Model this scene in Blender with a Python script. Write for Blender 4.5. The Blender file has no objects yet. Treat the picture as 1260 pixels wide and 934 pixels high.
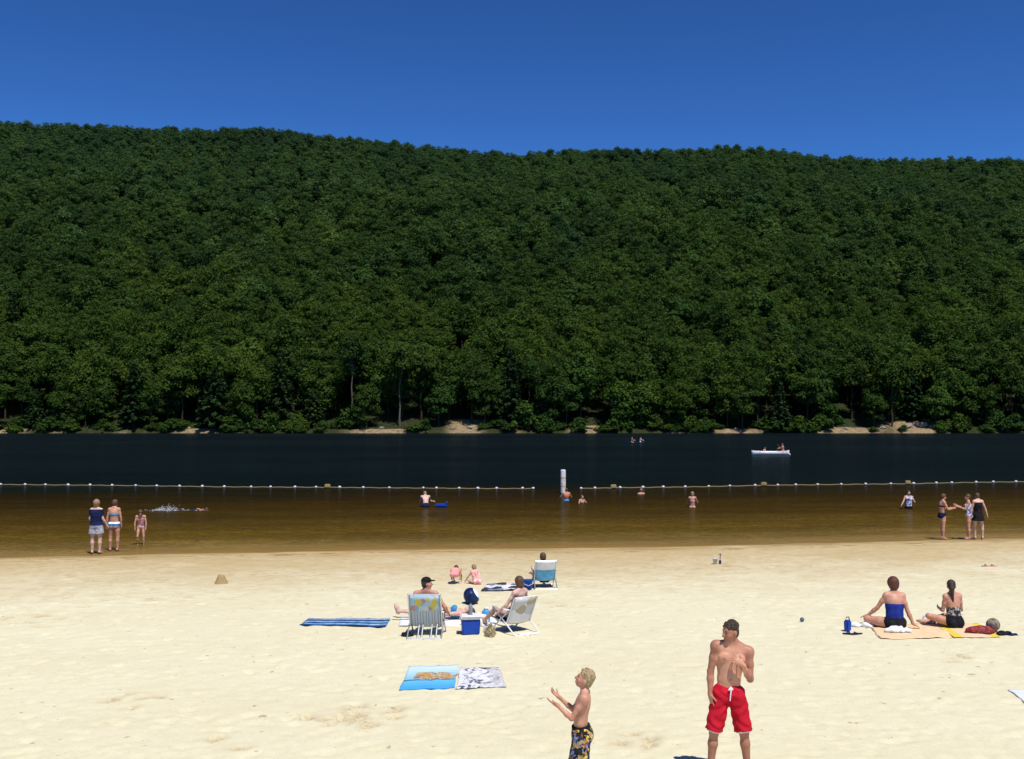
import bpy, bmesh, math, random
import numpy as np
from mathutils import Vector, Matrix

SC = bpy.context.scene
COL = SC.collection
R = math.radians
rng = np.random.RandomState(7)
random.seed(7)

# ------------------------------------------------------------------ camera
CAM_H = 4.5
F_PX = 1300.0
PITCH = math.atan(43 / F_PX)
cam = bpy.data.cameras.new('camera')
cam.sensor_width = 36
cam.lens = 36 * F_PX / 1260
cam.clip_end = 5000
cam.clip_start = 0.1
camo = bpy.data.objects.new('camera', cam)
camo.location = (0, 0, CAM_H)
camo.rotation_euler = (math.pi / 2 + PITCH, 0, 0)
COL.objects.link(camo)
SC.camera = camo

def ray(px, py):
    u = (467 - py) / F_PX
    return np.array([(px - 630) / F_PX, math.cos(PITCH) - u * math.sin(PITCH), math.sin(PITCH) + u * math.cos(PITCH)])

def at_z(px, py, z):
    d = ray(px, py)
    t = (z - CAM_H) / d[2]
    return np.array([0, 0, CAM_H]) + d * t

# ------------------------------------------------------------------ numpy noise
def vnoise(x, y, seed=0):
    r = np.random.RandomState(seed).rand(256, 256)
    xi = np.floor(x).astype(int); yi = np.floor(y).astype(int)
    fx = x - xi; fy = y - yi
    fx = fx * fx * (3 - 2 * fx); fy = fy * fy * (3 - 2 * fy)
    a = r[xi & 255, yi & 255]; b = r[(xi + 1) & 255, yi & 255]
    c = r[xi & 255, (yi + 1) & 255]; d = r[(xi + 1) & 255, (yi + 1) & 255]
    return (a * (1 - fx) + b * fx) * (1 - fy) + (c * (1 - fx) + d * fx) * fy

def fbm(x, y, seed=0, oct=4):
    s = 0; a = 0.5
    for i in range(oct):
        s = s + a * vnoise(x * 2 ** i + 13.7 * i, y * 2 ** i + 7.1 * i, seed + i)
        a *= .5
    return s

# ------------------------------------------------------------------ ground profile
SH = [(0, 686), (200, 682), (430, 677), (630, 676), (860, 672), (1060, 668), (1260, 662)]
SHX = np.array([at_z(p, q, 0)[0] for p, q in SH])
SHY = np.array([at_z(p, q, 0)[1] for p, q in SH])

def shore_y(x):
    x = np.asarray(x, float)
    y = np.interp(x, SHX, SHY)
    y = y + np.where(x < SHX[0], (x - SHX[0]) * .08, 0) + np.where(x > SHX[-1], (x - SHX[-1]) * .1, 0)
    y = y + .75 * (fbm(x * .30, x * 0 + 3.3, 5, 5) - .47)
    return y

def ground(x, y):
    d = shore_y(x) - y
    up = .0125 * d + .06 * (1 - np.exp(-np.clip(d, 0, None) / 2.0))
    dn = np.maximum(np.where(d > -2.5, .03 * d, -.075 + .07 * (d + 2.5)), -2.6)
    return np.where(d > 0, up, dn)

def gz(x, y):
    return float(ground(np.array([x]), np.array([y]))[0])

def at(px, py, lift=0.0):
    z = .2
    for _ in range(12):
        p = at_z(px, py, z + lift)
        z = gz(p[0], p[1])
    return np.array([p[0], p[1], z])

# ------------------------------------------------------------------ tagging helpers
def tag(o, label=None, cat=None, group=None, kind=None):
    if label: o['label'] = label
    if cat: o['category'] = cat
    if group: o['group'] = group
    if kind: o['kind'] = kind
    return o

def empty(name, loc, rz=0):
    o = bpy.data.objects.new(name, None)
    o.empty_display_size = .2
    o.location = loc; o.rotation_euler = (0, 0, rz)
    COL.objects.link(o)
    return o

def link(name, me, mats, parent=None, loc=(0, 0, 0), rz=0, smooth=True):
    o = bpy.data.objects.new(name, me)
    COL.objects.link(o)
    if not isinstance(mats, (list, tuple)): mats = [mats]
    if len(me.materials) == 0:
        for m in mats: me.materials.append(m)
    if smooth and len(me.polygons):
        me.polygons.foreach_set('use_smooth', np.ones(len(me.polygons), bool))
    if parent is not None: o.parent = parent
    o.location = loc; o.rotation_euler = (0, 0, rz)
    return o

def mesh_from(name, verts, faces):
    me = bpy.data.meshes.new(name)
    verts = np.asarray(verts, dtype=np.float32)
    faces = np.asarray(faces, dtype=np.int32)
    nf, k = faces.shape
    me.vertices.add(len(verts)); me.vertices.foreach_set('co', verts.ravel())
    me.loops.add(nf * k); me.loops.foreach_set('vertex_index', faces.ravel())
    me.polygons.add(nf)
    me.polygons.foreach_set('loop_start', np.arange(0, nf * k, k, dtype=np.int32))
    me.update(calc_edges=True); me.validate()
    return me

def add_attr(me, name, vals):
    vals = np.asarray(vals, dtype=np.float32)
    if vals.ndim == 1:
        a = me.attributes.new(name, 'FLOAT', 'POINT'); a.data.foreach_set('value', vals)
    else:
        a = me.attributes.new(name, 'FLOAT_COLOR', 'POINT')
        c = np.ones((len(vals), 4), np.float32); c[:, :3] = vals
        a.data.foreach_set('color', c.ravel())

def grid_mesh(name, X, Y, Z):
    nx, ny = X.shape
    v = np.stack([X, Y, Z], -1).reshape(-1, 3)
    i = np.arange((nx - 1) * (ny - 1)); a = (i // (ny - 1)) * ny + i % (ny - 1)
    f = np.stack([a, a + ny, a + ny + 1, a + 1], -1)
    return mesh_from(name, v, f)

# ------------------------------------------------------------------ node helpers
class NT:
    def __init__(s, name):
        s.m = bpy.data.materials.new(name); s.m.use_nodes = True
        s.t = s.m.node_tree; s.t.nodes.clear()
        s.out = s.t.nodes.new('ShaderNodeOutputMaterial')
    def n(s, typ, **kw):
        nd = s.t.nodes.new(typ)
        for k, v in kw.items():
            if k.startswith('i_'):
                key = k[2:].replace('_', ' ')
                nd.inputs[key].default_value = v
            else: setattr(nd, k, v)
        return nd
    def l(s, a, b): s.t.links.new(a, b)
    def coord(s, which='Object', scale=(1, 1, 1)):
        c = s.n('ShaderNodeTexCoord'); mp = s.n('ShaderNodeMapping')
        mp.inputs['Scale'].default_value = scale
        s.l(c.outputs[which], mp.inputs['Vector'])
        return mp.outputs['Vector']
    def noise(s, vec, scale, detail=4, rough=.55, dist=0):
        nd = s.n('ShaderNodeTexNoise')
        nd.inputs['Scale'].default_value = scale; nd.inputs['Detail'].default_value = detail
        nd.inputs['Roughness'].default_value = rough; nd.inputs['Distortion'].default_value = dist
        if vec is not None: s.l(vec, nd.inputs['Vector'])
        return nd
    def ramp(s, fac, stops, interp='LINEAR'):
        r = s.n('ShaderNodeValToRGB'); cr = r.color_ramp; cr.interpolation = interp
        while len(cr.elements) < len(stops): cr.elements.new(.5)
        for e, (p, c) in zip(cr.elements, stops):
            e.position = p
            e.color = (c, c, c, 1) if not isinstance(c, (tuple, list)) else (c[0], c[1], c[2], 1)
        s.l(fac, r.inputs['Fac'])
        return r.outputs['Color']
    def mix(s, fac, a, b, mode='MIX'):
        m = s.n('ShaderNodeMix', data_type='RGBA', blend_type=mode)
        for inp, v in ((m.inputs[0], fac), (m.inputs[6], a), (m.inputs[7], b)):
            if isinstance(v, (int, float)): inp.default_value = v
            elif isinstance(v, tuple): inp.default_value = (v[0], v[1], v[2], 1)
            else: s.l(v, inp)
        return m.outputs[2]
    def math(s, op, a, b=0.0, clamp=False):
        m = s.n('ShaderNodeMath', operation=op, use_clamp=clamp)
        for inp, v in ((m.inputs[0], a), (m.inputs[1], b)):
            if isinstance(v, (int, float)): inp.default_value = v
            else: s.l(v, inp)
        return m.outputs[0]
    def attr(s, name):
        return s.n('ShaderNodeAttribute', attribute_name=name)
    def bump(s, h, strength=.3, dist=.02):
        b = s.n('ShaderNodeBump'); b.inputs['Strength'].default_value = strength; b.inputs['Distance'].default_value = dist
        s.l(h, b.inputs['Height']); return b.outputs['Normal']
    def principled(s, color, rough=.8, spec=.3, normal=None, metal=0):
        p = s.n('ShaderNodeBsdfPrincipled')
        if isinstance(color, tuple): p.inputs['Base Color'].default_value = (*color, 1)
        else: s.l(color, p.inputs['Base Color'])
        if isinstance(rough, (int, float)): p.inputs['Roughness'].default_value = rough
        else: s.l(rough, p.inputs['Roughness'])
        p.inputs['Specular IOR Level'].default_value = spec
        p.inputs['Metallic'].default_value = metal
        if normal is not None: s.l(normal, p.inputs['Normal'])
        s.l(p.outputs[0], s.out.inputs['Surface'])
        return p

# ------------------------------------------------------------------ light and sky
SUN_EL, SUN_AZ = R(64), R(63)        # azimuth measured from +X toward -Y (right and a little behind the camera)
sd = Vector((math.cos(SUN_EL) * math.cos(SUN_AZ), -math.cos(SUN_EL) * math.sin(SUN_AZ), math.sin(SUN_EL)))
sun = bpy.data.lights.new('sun', 'SUN'); sun.energy = 4.8; sun.angle = R(.53); sun.color = (1, .955, .87)
suno = bpy.data.objects.new('sun', sun); suno.rotation_euler = sd.to_track_quat('Z', 'Y').to_euler(); suno.location = (20, -10, 60)
COL.objects.link(suno)
w = bpy.data.worlds.new('World'); SC.world = w; w.use_nodes = True
wt = w.node_tree; wt.nodes.clear()
sky = wt.nodes.new('ShaderNodeTexSky'); sky.sky_type = 'NISHITA'; sky.sun_disc = False
sky.sun_elevation = SUN_EL
# nishita: rotation 0 puts the sun at +Y, positive turns toward +X
sky.sun_rotation = math.atan2(sd.x, sd.y)
sky.altitude = 1200; sky.air_density = .75; sky.dust_density = .05; sky.ozone_density = 5.0
gm = wt.nodes.new('ShaderNodeGamma'); gm.inputs[1].default_value = 1.45
tint = wt.nodes.new('ShaderNodeMix'); tint.data_type = 'RGBA'; tint.blend_type = 'MULTIPLY'
tint.inputs[0].default_value = 1; tint.inputs[7].default_value = (.51, .81, .98, 1)
bg = wt.nodes.new('ShaderNodeBackground'); bg.inputs['Strength'].default_value = .07
wo = wt.nodes.new('ShaderNodeOutputWorld')
wt.links.new(sky.outputs[0], gm.inputs[0]); wt.links.new(gm.outputs[0], tint.inputs[6])
wt.links.new(tint.outputs[2], bg.inputs['Color']); wt.links.new(bg.outputs[0], wo.inputs['Surface'])

SC.view_settings.view_transform = 'Standard'; SC.view_settings.look = 'None'
SC.view_settings.exposure = 0; SC.view_settings.gamma = 1
SC.render.engine = 'CYCLES'
SC.cycles.use_denoising = True
SC.cycles.max_bounces = 6; SC.cycles.diffuse_bounces = 2; SC.cycles.glossy_bounces = 2
SC.cycles.transmission_bounces = 3; SC.cycles.transparent_max_bounces = 8
SC.cycles.caustics_reflective = False; SC.cycles.caustics_refractive = False
SC.cycles.use_adaptive_sampling = False
SC.render.use_persistent_data = False

# ------------------------------------------------------------------ beach (one sheet: sand and lake bed)
def axis_pts(a, b, step, far_lo, far_hi, n=26):
    core = np.arange(a, b + 1e-6, step)
    lo = a - np.geomspace(step * 2, a - far_lo, n)[::-1]
    hi = b + np.geomspace(step * 2, far_hi - b, n)
    return np.concatenate([lo, core, hi])

xs = axis_pts(-21, 21, .075, -600, 600)
ys = axis_pts(8.5, 42, .075, -60, 258)
X, Y = np.meshgrid(xs, ys, indexing='ij')
Z = ground(X, Y)
D = shore_y(X) - Y
dry = np.clip((D - .4) / 2.5, 0, 1)
Z = Z + dry * (.03 * (fbm(X * .8, Y * .8, 21, 4) - .47) + .016 * (fbm(X * 3.7, Y * 3.7, 31, 3) - .44))
mud = np.zeros_like(Z)
def stamp(cx, cy, rx, ry, depth, rot=0, rim=.35):
    i0, i1 = np.searchsorted(xs, [cx - 2.2 * max(rx, ry), cx + 2.2 * max(rx, ry)])
    j0, j1 = np.searchsorted(ys, [cy - 2.2 * max(rx, ry), cy + 2.2 * max(rx, ry)])
    if i1 <= i0 or j1 <= j0: return
    x = X[i0:i1, j0:j1] - cx; y = Y[i0:i1, j0:j1] - cy
    c, s = math.cos(rot), math.sin(rot)
    r2 = ((x * c + y * s) / rx) ** 2 + ((y * c - x * s) / ry) ** 2
    Z[i0:i1, j0:j1] -= depth * (np.exp(-r2) - rim * np.exp(-((np.sqrt(r2) - 1.5) / .45) ** 2))
    if abs(depth) > .03: mud[i0:i1, j0:j1] = np.maximum(mud[i0:i1, j0:j1], np.exp(-r2 * .8))
for k in range(4500):
    cy = rng.uniform(9, 37); cx = rng.uniform(-.52, .52) * cy
    if shore_y(cx) - cy < .8: continue
    stamp(cx, cy, rng.uniform(.06, .10), rng.uniform(.08, .15), rng.uniform(.010, .026), rng.uniform(0, 3.14))
for (px, py, n, sp) in [(440, 884, 26, .30), (165, 860, 6, .22), (262, 908, 1, .05), (293, 920, 1, .05), (15, 765, 12, .5), (785, 910, 6, .2),
                        (880, 700, 14, .6), (170, 738, 10, .8), (740, 718, 10, 1.0), (545, 745, 5, .3), (1150, 808, 5, .3), (65, 757, 5, .3),
                        (690, 745, 6, .5), (350, 700, 8, .9), (520, 700, 10, 1.0), (60, 705, 10, 1.2), (900, 690, 12, 1.0), (150, 712, 10, 1.0)]:
    p = at(px, py)
    for k in range(n):
        stamp(p[0] + rng.normal() * sp * 1.3, p[1] + rng.normal() * sp * .8, rng.uniform(.06, .13), rng.uniform(.06, .15), rng.uniform(.031, .055), rng.uniform(0, 3.14))
me = grid_mesh('beach', X, Y, Z)
add_attr(me, 'shore', D.ravel()); add_attr(me, 'mud', mud.ravel())
m = NT('sand')
v = m.coord('Object')
d = m.attr('shore').outputs['Fac']
n1 = m.noise(m.coord('Object', (.35, .8, 1)), .55, 5, .6)
n2 = m.noise(m.coord('Object', (1.0, 1.25, 1)), 2.6, 6, .7)
n3 = m.noise(v, 55, 3, .7)
n4 = m.noise(m.coord('Object', (.3, .8, 1)), 1.1, 5, .65)
n6 = m.noise(v, 17, 4, .7)
n3mix = m.math('ADD', m.math('MULTIPLY', n3.outputs['Fac'], .55), m.math('MULTIPLY', n6.outputs['Fac'], .45))
base = m.ramp(n3mix, [(.3, (.60, .55, .375)), (.5, (.70, .65, .455)), (.68, (.745, .70, .51))])
dusty = m.ramp(n2.outputs['Fac'], [(.47, 0), (.64, .9)])
dist_f = m.ramp(m.math('MULTIPLY', d, .04), [(.12, 1), (.50, .14)])
c = m.mix(m.math('MULTIPLY', dusty, dist_f), base, (.50, .385, .205))
big = m.ramp(n1.outputs['Fac'], [(.42, 0), (.68, .75)])
c = m.mix(m.math('MULTIPLY', big, dist_f), c, (.49, .375, .20))
# the damp band beside the water
band = m.math('ADD', d, m.math('MULTIPLY', m.math('SUBTRACT', n4.outputs['Fac'], .5), 8.5))
damp = m.ramp(m.math('MULTIPLY', band, .1), [(.02, .9), (.35, .58), (1.0, .0)])
c = m.mix(damp, c, (.44, .315, .145))
n7 = m.noise(m.coord('Object', (.9, 3.5, 1)), 1.0, 4, .6)
streak = m.math('MULTIPLY', m.ramp(n7.outputs['Fac'], [(.54, 0), (.60, .9)]), m.ramp(m.math('MULTIPLY', d, .25), [(.05, 0), (.15, 1), (.35, .6), (.6, 0)]))
c = m.mix(streak, c, (.19, .12, .05))
wetn = m.math('ADD', d, m.math('MULTIPLY', m.math('SUBTRACT', n4.outputs['Fac'], .5), 3.4))
wet = m.ramp(m.math('MULTIPLY', wetn, .5), [(.02, 1), (.30, .25), (.6, .0)])
c = m.mix(wet, c, (.31, .215, .095))
c = m.mix(m.math('MULTIPLY', m.attr('mud').outputs['Fac'], m.ramp(n6.outputs['Fac'], [(.35, .15), (.62, 1.0)])), c, (.40, .29, .145))
dots = m.noise(v, 5.5, 2, .5)
c = m.mix(m.ramp(dots.outputs['Fac'], [(.71, 0), (.74, .6)]), c, (.28, .18, .09))
hb = m.math('ADD', n3.outputs['Fac'], m.math('MULTIPLY', n2.outputs['Fac'], 2.0))
m.principled(c, .95, .1, m.bump(hb, .35, .02))
beach = link('beach', me, m.m); tag(beach, kind='structure')

# ------------------------------------------------------------------ water
wx = axis_pts(-40, 40, .8, -600, 600, 20); wy = axis_pts(31, 70, .5, 28, 262, 22)
wy = np.unique(np.concatenate([wy[wy > 29.5], np.array([29.6])]))
WX, WY = np.meshgrid(wx, wy, indexing='ij')
WD = np.clip(WY - shore_y(WX), -1, 400)
me = grid_mesh('lake', WX, WY, np.zeros_like(WX))
add_attr(me, 'deep', WD.ravel())
m = NT('water')
dp = m.attr('deep').outputs['Fac']
wob = m.noise(m.coord('Object', (.05, .16, 1)), 1.0, 3, .6)
dpw = m.math('ADD', dp, m.math('MULTIPLY', m.math('SUBTRACT', wob.outputs['Fac'], .5), 3.0))
f = m.math('MULTIPLY', dpw, 1 / 40.0)
body = m.ramp(f, [(0.0, (.37, .275, .12)), (.05, (.205, .133, .034)), (.125, (.098, .058, .0072)), (.30, (.048, .0265, .0026)), (.52, (.022, .0115, .0014)), (.72, (.0085, .0058, .0016)), (.80, (.0030, .0050, .0056)), (1.0, (.0026, .0050, .0070))])
opac = m.ramp(f, [(0.0, .05), (.03, .42), (.08, .80), (.17, 1.0)])
rip = m.noise(m.coord('Object', (.8, 2.6, 1)), 1.6, 3, .6)
rip2 = m.noise(m.coord('Object', (.12, .5, 1)), 1.0, 4, .6)
swell = m.math('ADD', m.math('MULTIPLY', rip.outputs['Fac'], .35), rip2.outputs['Fac'])
nrm = m.bump(swell, .75, .10)
rip3 = m.noise(m.coord('Object', (1.6, 3.2, 1)), 3.2, 3, .65)
body = m.mix(1.0, body, m.ramp(rip3.outputs['Fac'], [(.34, .68), (.5, 1.0), (.66, 1.5)]), 'MULTIPLY')
body = m.mix(1.0, body, m.ramp(m.math('ADD', m.math('MULTIPLY', rip.outputs['Fac'], .6), m.math('MULTIPLY', rip2.outputs['Fac'], .4)), [(.3, .55), (.5, .98), (.7, 1.7)]), 'MULTIPLY')
tr = m.n('ShaderNodeBsdfTransparent'); tr.inputs['Color'].default_value = (.93, .84, .62, 1)
df = m.n('ShaderNodeBsdfDiffuse'); m.l(body, df.inputs['Color'])
mx = m.n('ShaderNodeMixShader'); m.l(opac, mx.inputs[0]); m.l(tr.outputs[0], mx.inputs[1]); m.l(df.outputs[0], mx.inputs[2])
gl = m.n('ShaderNodeBsdfGlossy'); gl.inputs['Roughness'].default_value = .16; m.l(nrm, gl.inputs['Normal'])
gl.inputs['Color'].default_value = (.62, .80, .82, 1)
fr = m.n('ShaderNodeFresnel'); fr.inputs['IOR'].default_value = 1.33; m.l(nrm, fr.inputs['Normal'])
patch = m.noise(m.coord('Object', (.012, .04, 1)), 1.0, 3, .55)
fk = m.math('MULTIPLY', fr.outputs[0], m.ramp(patch.outputs['Fac'], [(.35, .16), (.65, .36)]))
m2 = m.n('ShaderNodeMixShader'); m.l(fk, m2.inputs[0]); m.l(mx.outputs[0], m2.inputs[1]); m.l(gl.outputs[0], m2.inputs[2])
m.l(m2.outputs[0], m.out.inputs['Surface'])
tag(link('lake', me, m.m), kind='structure')

# ------------------------------------------------------------------ far hill
Y0 = 253.5; YR = 452.0
SK = [(-200, 150), (0, 149), (150, 153), (340, 161), (450, 173), (600, 184), (700, 183), (900, 181), (1000, 187), (1120, 193), (1260, 199), (1500, 205)]
SKX = np.array([(p - 630) / F_PX * YR for p, q in SK]); SKH = np.array([CAM_H + (510 - q) / F_PX * YR for p, q in SK])
TREE_TOP = 10.8
def far_shore(x): return Y0 + 3.2 * (fbm(x * .05, x * 0 + 1.7, 61, 3) - .44)
def hill(x, y):
    t = np.clip((y - far_shore(x)) / (YR - Y0), -.05, None)
    ridge = np.interp(x, SKX, SKH) - TREE_TOP
    p = np.where(t < 1, np.clip(t, 0, None) ** 1.2, 1 + .25 * (1 - np.exp(-(t - 1) * 2)) - .9 * np.clip(t - 1, 0, None) ** 1.5)
    bank = .55 * np.clip(t / .006, -3, 1)
    return ridge * p + bank + 5 * (fbm(x * .02, y * .02, 71, 3) - .44) * np.clip(t * 6, 0, 1)
hx = np.concatenate([np.linspace(-600, -160, 60)[:-1], np.arange(-160, 160, 1.0), np.linspace(160, 600, 60)])
hy = np.concatenate([np.arange(250, 275, .5), np.linspace(275, 760, 150)])
HX, HY = np.meshgrid(hx, hy, indexing='ij'); HZ = hill(HX, HY)
near = np.exp(-((HY - 256) / 6) ** 2)
HZ = HZ + near * .5 * (fbm(HX * .6, HY * .6, 81, 3) - .44)
me = grid_mesh('hill', HX, HY, HZ)
bare = np.clip(1.2 - (HZ - .1) / .8, 0, 1) * np.clip((fbm(HX * .12, HY * .02, 91, 3) - .57) * 8, 0, 1)
CLEAR = []
for (px, wd, hh) in [(572, 4.2, 3.0), (722, 4.5, 1.6), (1130, 7, 2.6), (1040, 10, 1.2), (10, 5, 2), (240, 5, 1.0), (470, 8, .9), (905, 6, 1.0)]:
    cx = (px - 630) / F_PX * 255
    CLEAR.append((cx, wd))
    bare = np.maximum(bare, np.exp(-((HX - cx) / wd) ** 4) * (HZ < hh * 1.1))
add_attr(me, 'bare', bare.ravel())
m = NT('hill_ground')
v = m.coord('Object')
nn = m.noise(v, 1.2, 5, .65)
litter = m.ramp(nn.outputs['Fac'], [(.35, (.020, .022, .009)), (.6, (.030, .038, .013)), (.80, (.09, .06, .032))])
soil = m.ramp(nn.outputs['Fac'], [(.3, (.14, .095, .055)), (.5, (.25, .18, .10)), (.7, (.36, .27, .16))])
c = m.mix(m.attr('bare').outputs['Fac'], litter, soil)
m.principled(c, .95, .1, m.bump(nn.outputs['Fac'], .6, .3))
tag(link('hill', me, m.m), kind='structure')

# ------------------------------------------------------------------ trees
def leaf_mat(name, lo, hi, transl=.33):
    m = NT(name)
    g = m.n('ShaderNodeNewGeometry'); oi = m.n('ShaderNodeObjectInfo')
    sep = m.n('ShaderNodeSeparateXYZ'); m.l(g.outputs['Position'], sep.inputs[0])
    c = m.mix(g.outputs['Random Per Island'], lo, hi)
    var = m.ramp(oi.outputs['Random'], [(0, (.66, .74, .78)), (.3, (.86, .90, .82)), (.7, (1.0, 1.0, .95)), (1, (1.28, 1.16, .92))])
    c = m.mix(1.0, c, var, 'MULTIPLY')
    big = m.noise(oi.outputs['Location'], .022, 3, .6)
    c = m.mix(1.0, c, m.ramp(big.outputs['Fac'], [(.32, (.74, .80, .95)), (.5, (.97, .99, .98)), (.68, (1.16, 1.12, .95))]), 'MULTIPLY')
    up = m.ramp(m.math('MULTIPLY', sep.outputs['Z'], 1 / 120.0), [(.05, (.92, .96, .9)), (.25, (1.02, 1, 1)), (.55, (1.04, 1.06, 1.4)), (1.0, (1.16, 1.22, 2.3))])  # aerial haze painted into the leaf colour: bluer and lighter with height
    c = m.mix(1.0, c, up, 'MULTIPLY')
    p = m.n('ShaderNodeBsdfPrincipled'); m.l(c, p.inputs['Base Color']); p.inputs['Roughness'].default_value = .75
    p.inputs['Specular IOR Level'].default_value = .06
    t = m.n('ShaderNodeBsdfTranslucent'); m.l(m.mix(1.0, c, (1.1, 1.25, .6), 'MULTIPLY'), t.inputs['Color'])
    x = m.n('ShaderNodeMixShader'); x.inputs[0].default_value = transl
    m.l(p.outputs[0], x.inputs[1]); m.l(t.outputs[0], x.inputs[2]); m.l(x.outputs[0], m.out.inputs['Surface'])
    return m.m
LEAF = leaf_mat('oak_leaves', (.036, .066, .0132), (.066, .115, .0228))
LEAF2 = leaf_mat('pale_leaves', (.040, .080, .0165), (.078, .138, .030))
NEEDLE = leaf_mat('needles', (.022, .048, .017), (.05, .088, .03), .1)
def bark_mat(name, a, b):
    m = NT(name); n = m.noise(m.coord('Object', (6, 6, .8)), 3, 4, .6)
    m.principled(m.ramp(n.outputs['Fac'], [(.3, a), (.7, b)]), .9, .1, m.bump(n.outputs['Fac'], .6, .05)); return m.m
BARK = bark_mat('bark', (.03, .023, .016), (.085, .065, .045))
PALE_BARK = bark_mat('pale_bark', (.085, .072, .058), (.17, .15, .12))

def leaves(cent, outw, size, rs, upb=.45):
    """one bent quad per centre, normal between outward, up and random"""
    n = len(cent)
    nr = outw * 1.0 + rs.normal(size=(n, 3)) * .38 + np.array([0, 0, upb])
    nr /= np.linalg.norm(nr, axis=1)[:, None]
    t = np.cross(nr, rs.normal(size=(n, 3))); t /= np.linalg.norm(t, axis=1)[:, None]
    b = np.cross(nr, t)
    s = (size * rs.uniform(.6, 1.35, n))[:, None]
    q = np.stack([cent + t * s, cent + b * s * .62 + nr * s * .15, cent - t * s * .9, cent - b * s * .62 - nr * s * .1], 1)
    return q.reshape(-1, 3), np.arange(4 * n).reshape(n, 4)

def tube_np(pts, rad, k=7):
    pts = np.asarray(pts, float); V = []; Fc = []
    for i, p in enumerate(pts):
        d = pts[min(i + 1, len(pts) - 1)] - pts[max(i - 1, 0)]; d /= np.linalg.norm(d) + 1e-9
        a = np.cross(d, [0, 0, 1.0] if abs(d[2]) < .9 else [1.0, 0, 0]); a /= np.linalg.norm(a); b = np.cross(d, a)
        th = np.arange(k) / k * 2 * math.pi
        V.append(p + rad[i] * (np.cos(th)[:, None] * a + np.sin(th)[:, None] * b))
    for i in range(len(pts) - 1):
        for j in range(k):
            Fc.append([i * k + j, i * k + (j + 1) % k, (i + 1) * k + (j + 1) % k, (i + 1) * k + j])
    return np.concatenate(V), np.array(Fc)

def cat_np(parts):
    V = []; Fc = []; o = 0
    for v, f in parts: V.append(v); Fc.append(f + o); o += len(v)
    return np.concatenate(V), np.concatenate(Fc)

def broadleaf(seed, h=18, cr=4.6, base=.34, nl=36, per=200, leaf=.32, lr=(.85, 1.85), gap=1.2):
    rs = np.random.RandomState(seed)
    z0 = h * base; cz = (z0 + h) / 2; ch = (h - z0) / 2
    lob = []; k = 0
    while len(lob) < nl and k < 2000:
        k += 1
        u = rs.normal(size=3); u /= np.linalg.norm(u); r = rs.uniform(.25, .88)
        taper = 1.0 - .18 * (u[2] * r)
        c = np.array([u[0] * cr * r * taper, u[1] * cr * r * taper, cz + u[2] * ch * r])
        if u[2] < -.5 and rs.rand() < .35: continue
        if all(np.linalg.norm(c - l[0]) > gap for l in lob): lob.append((c, rs.uniform(*lr)))
    C = []; O = []
    for c, r in lob:
        n = int(per * (r / 1.5) ** 2)
        u = rs.normal(size=(n, 3)); u /= np.linalg.norm(u, axis=1)[:, None]
        u = u[u[:, 2] > -.55]
        rr = r * rs.uniform(.55, 1.22, len(u)) * (1 + .25 * np.sin(u[:, 0] * 5 + c[0]) * np.cos(u[:, 1] * 5 + c[1]))
        C.append(c + u * rr[:, None] * np.array([1.1, 1.1, .82])); O.append(u)
    lv = leaves(np.concatenate(C), np.concatenate(O), leaf, rs)
    parts = []
    lean = rs.normal(size=2) * .5
    tz = np.linspace(-1, h * .82, 7)
    tp = [[lean[0] * (z / h) ** 2 + .12 * math.sin(z + seed), lean[1] * (z / h) ** 2, z] for z in tz]
    parts.append(tube_np(tp, np.linspace(.27, .06, 7)))
    for i in range(9):
        c, r = lob[rs.randint(len(lob))]
        z = rs.uniform(z0 * .85, h * .62); a = np.array([0, 0, z]); mid = (a + c) / 2 + [0, 0, .5]
        parts.append(tube_np([a, mid, c], [.11, .07, .03], 5))
    return lv, cat_np(parts)

def conifer(seed, h=15, br=3.6, leaf=.34, base=.12):
    rs = np.random.RandomState(seed); C = []; O = []; parts = [tube_np([[0, 0, -1], [0, 0, h * .5], [0, 0, h]], [.24, .15, .03])]
    z = h * base
    while z < h - .3:
        f = 1 - (z - h * base) / (h * (1 - base)); L = br * (f ** .75) * rs.uniform(.75, 1.1) + .25
        nb = rs.randint(5, 8); a0 = rs.uniform(0, 6.28)
        for i in range(nb):
            a = a0 + i * 6.283 / nb + rs.normal() * .2; l = L * rs.uniform(.7, 1.1)
            n = int(26 * l) + 8; t = rs.uniform(.12, 1, n) ** .8
            w_ = (1.05 - t) * .32 * l
            lat = rs.uniform(-1, 1, n) * w_
            x = math.cos(a) * t * l - math.sin(a) * lat; y = math.sin(a) * t * l + math.cos(a) * lat
            zz = z - .22 * l * t ** 1.6 + rs.normal(size=n) * .13
            C.append(np.stack([x, y, zz], 1)); O.append(np.stack([np.cos(a) * t * .3, np.sin(a) * t * .3, np.ones(n) * .9], 1))
            parts.append(tube_np([[0, 0, z + .1], [math.cos(a) * l * .8, math.sin(a) * l * .8, z - .16 * l]], [.05, .015], 4))
        z += rs.uniform(.55, .95) * (h / 15)
    return leaves(np.concatenate(C), np.concatenate(O), leaf, rs, .3), cat_np(parts)

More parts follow.
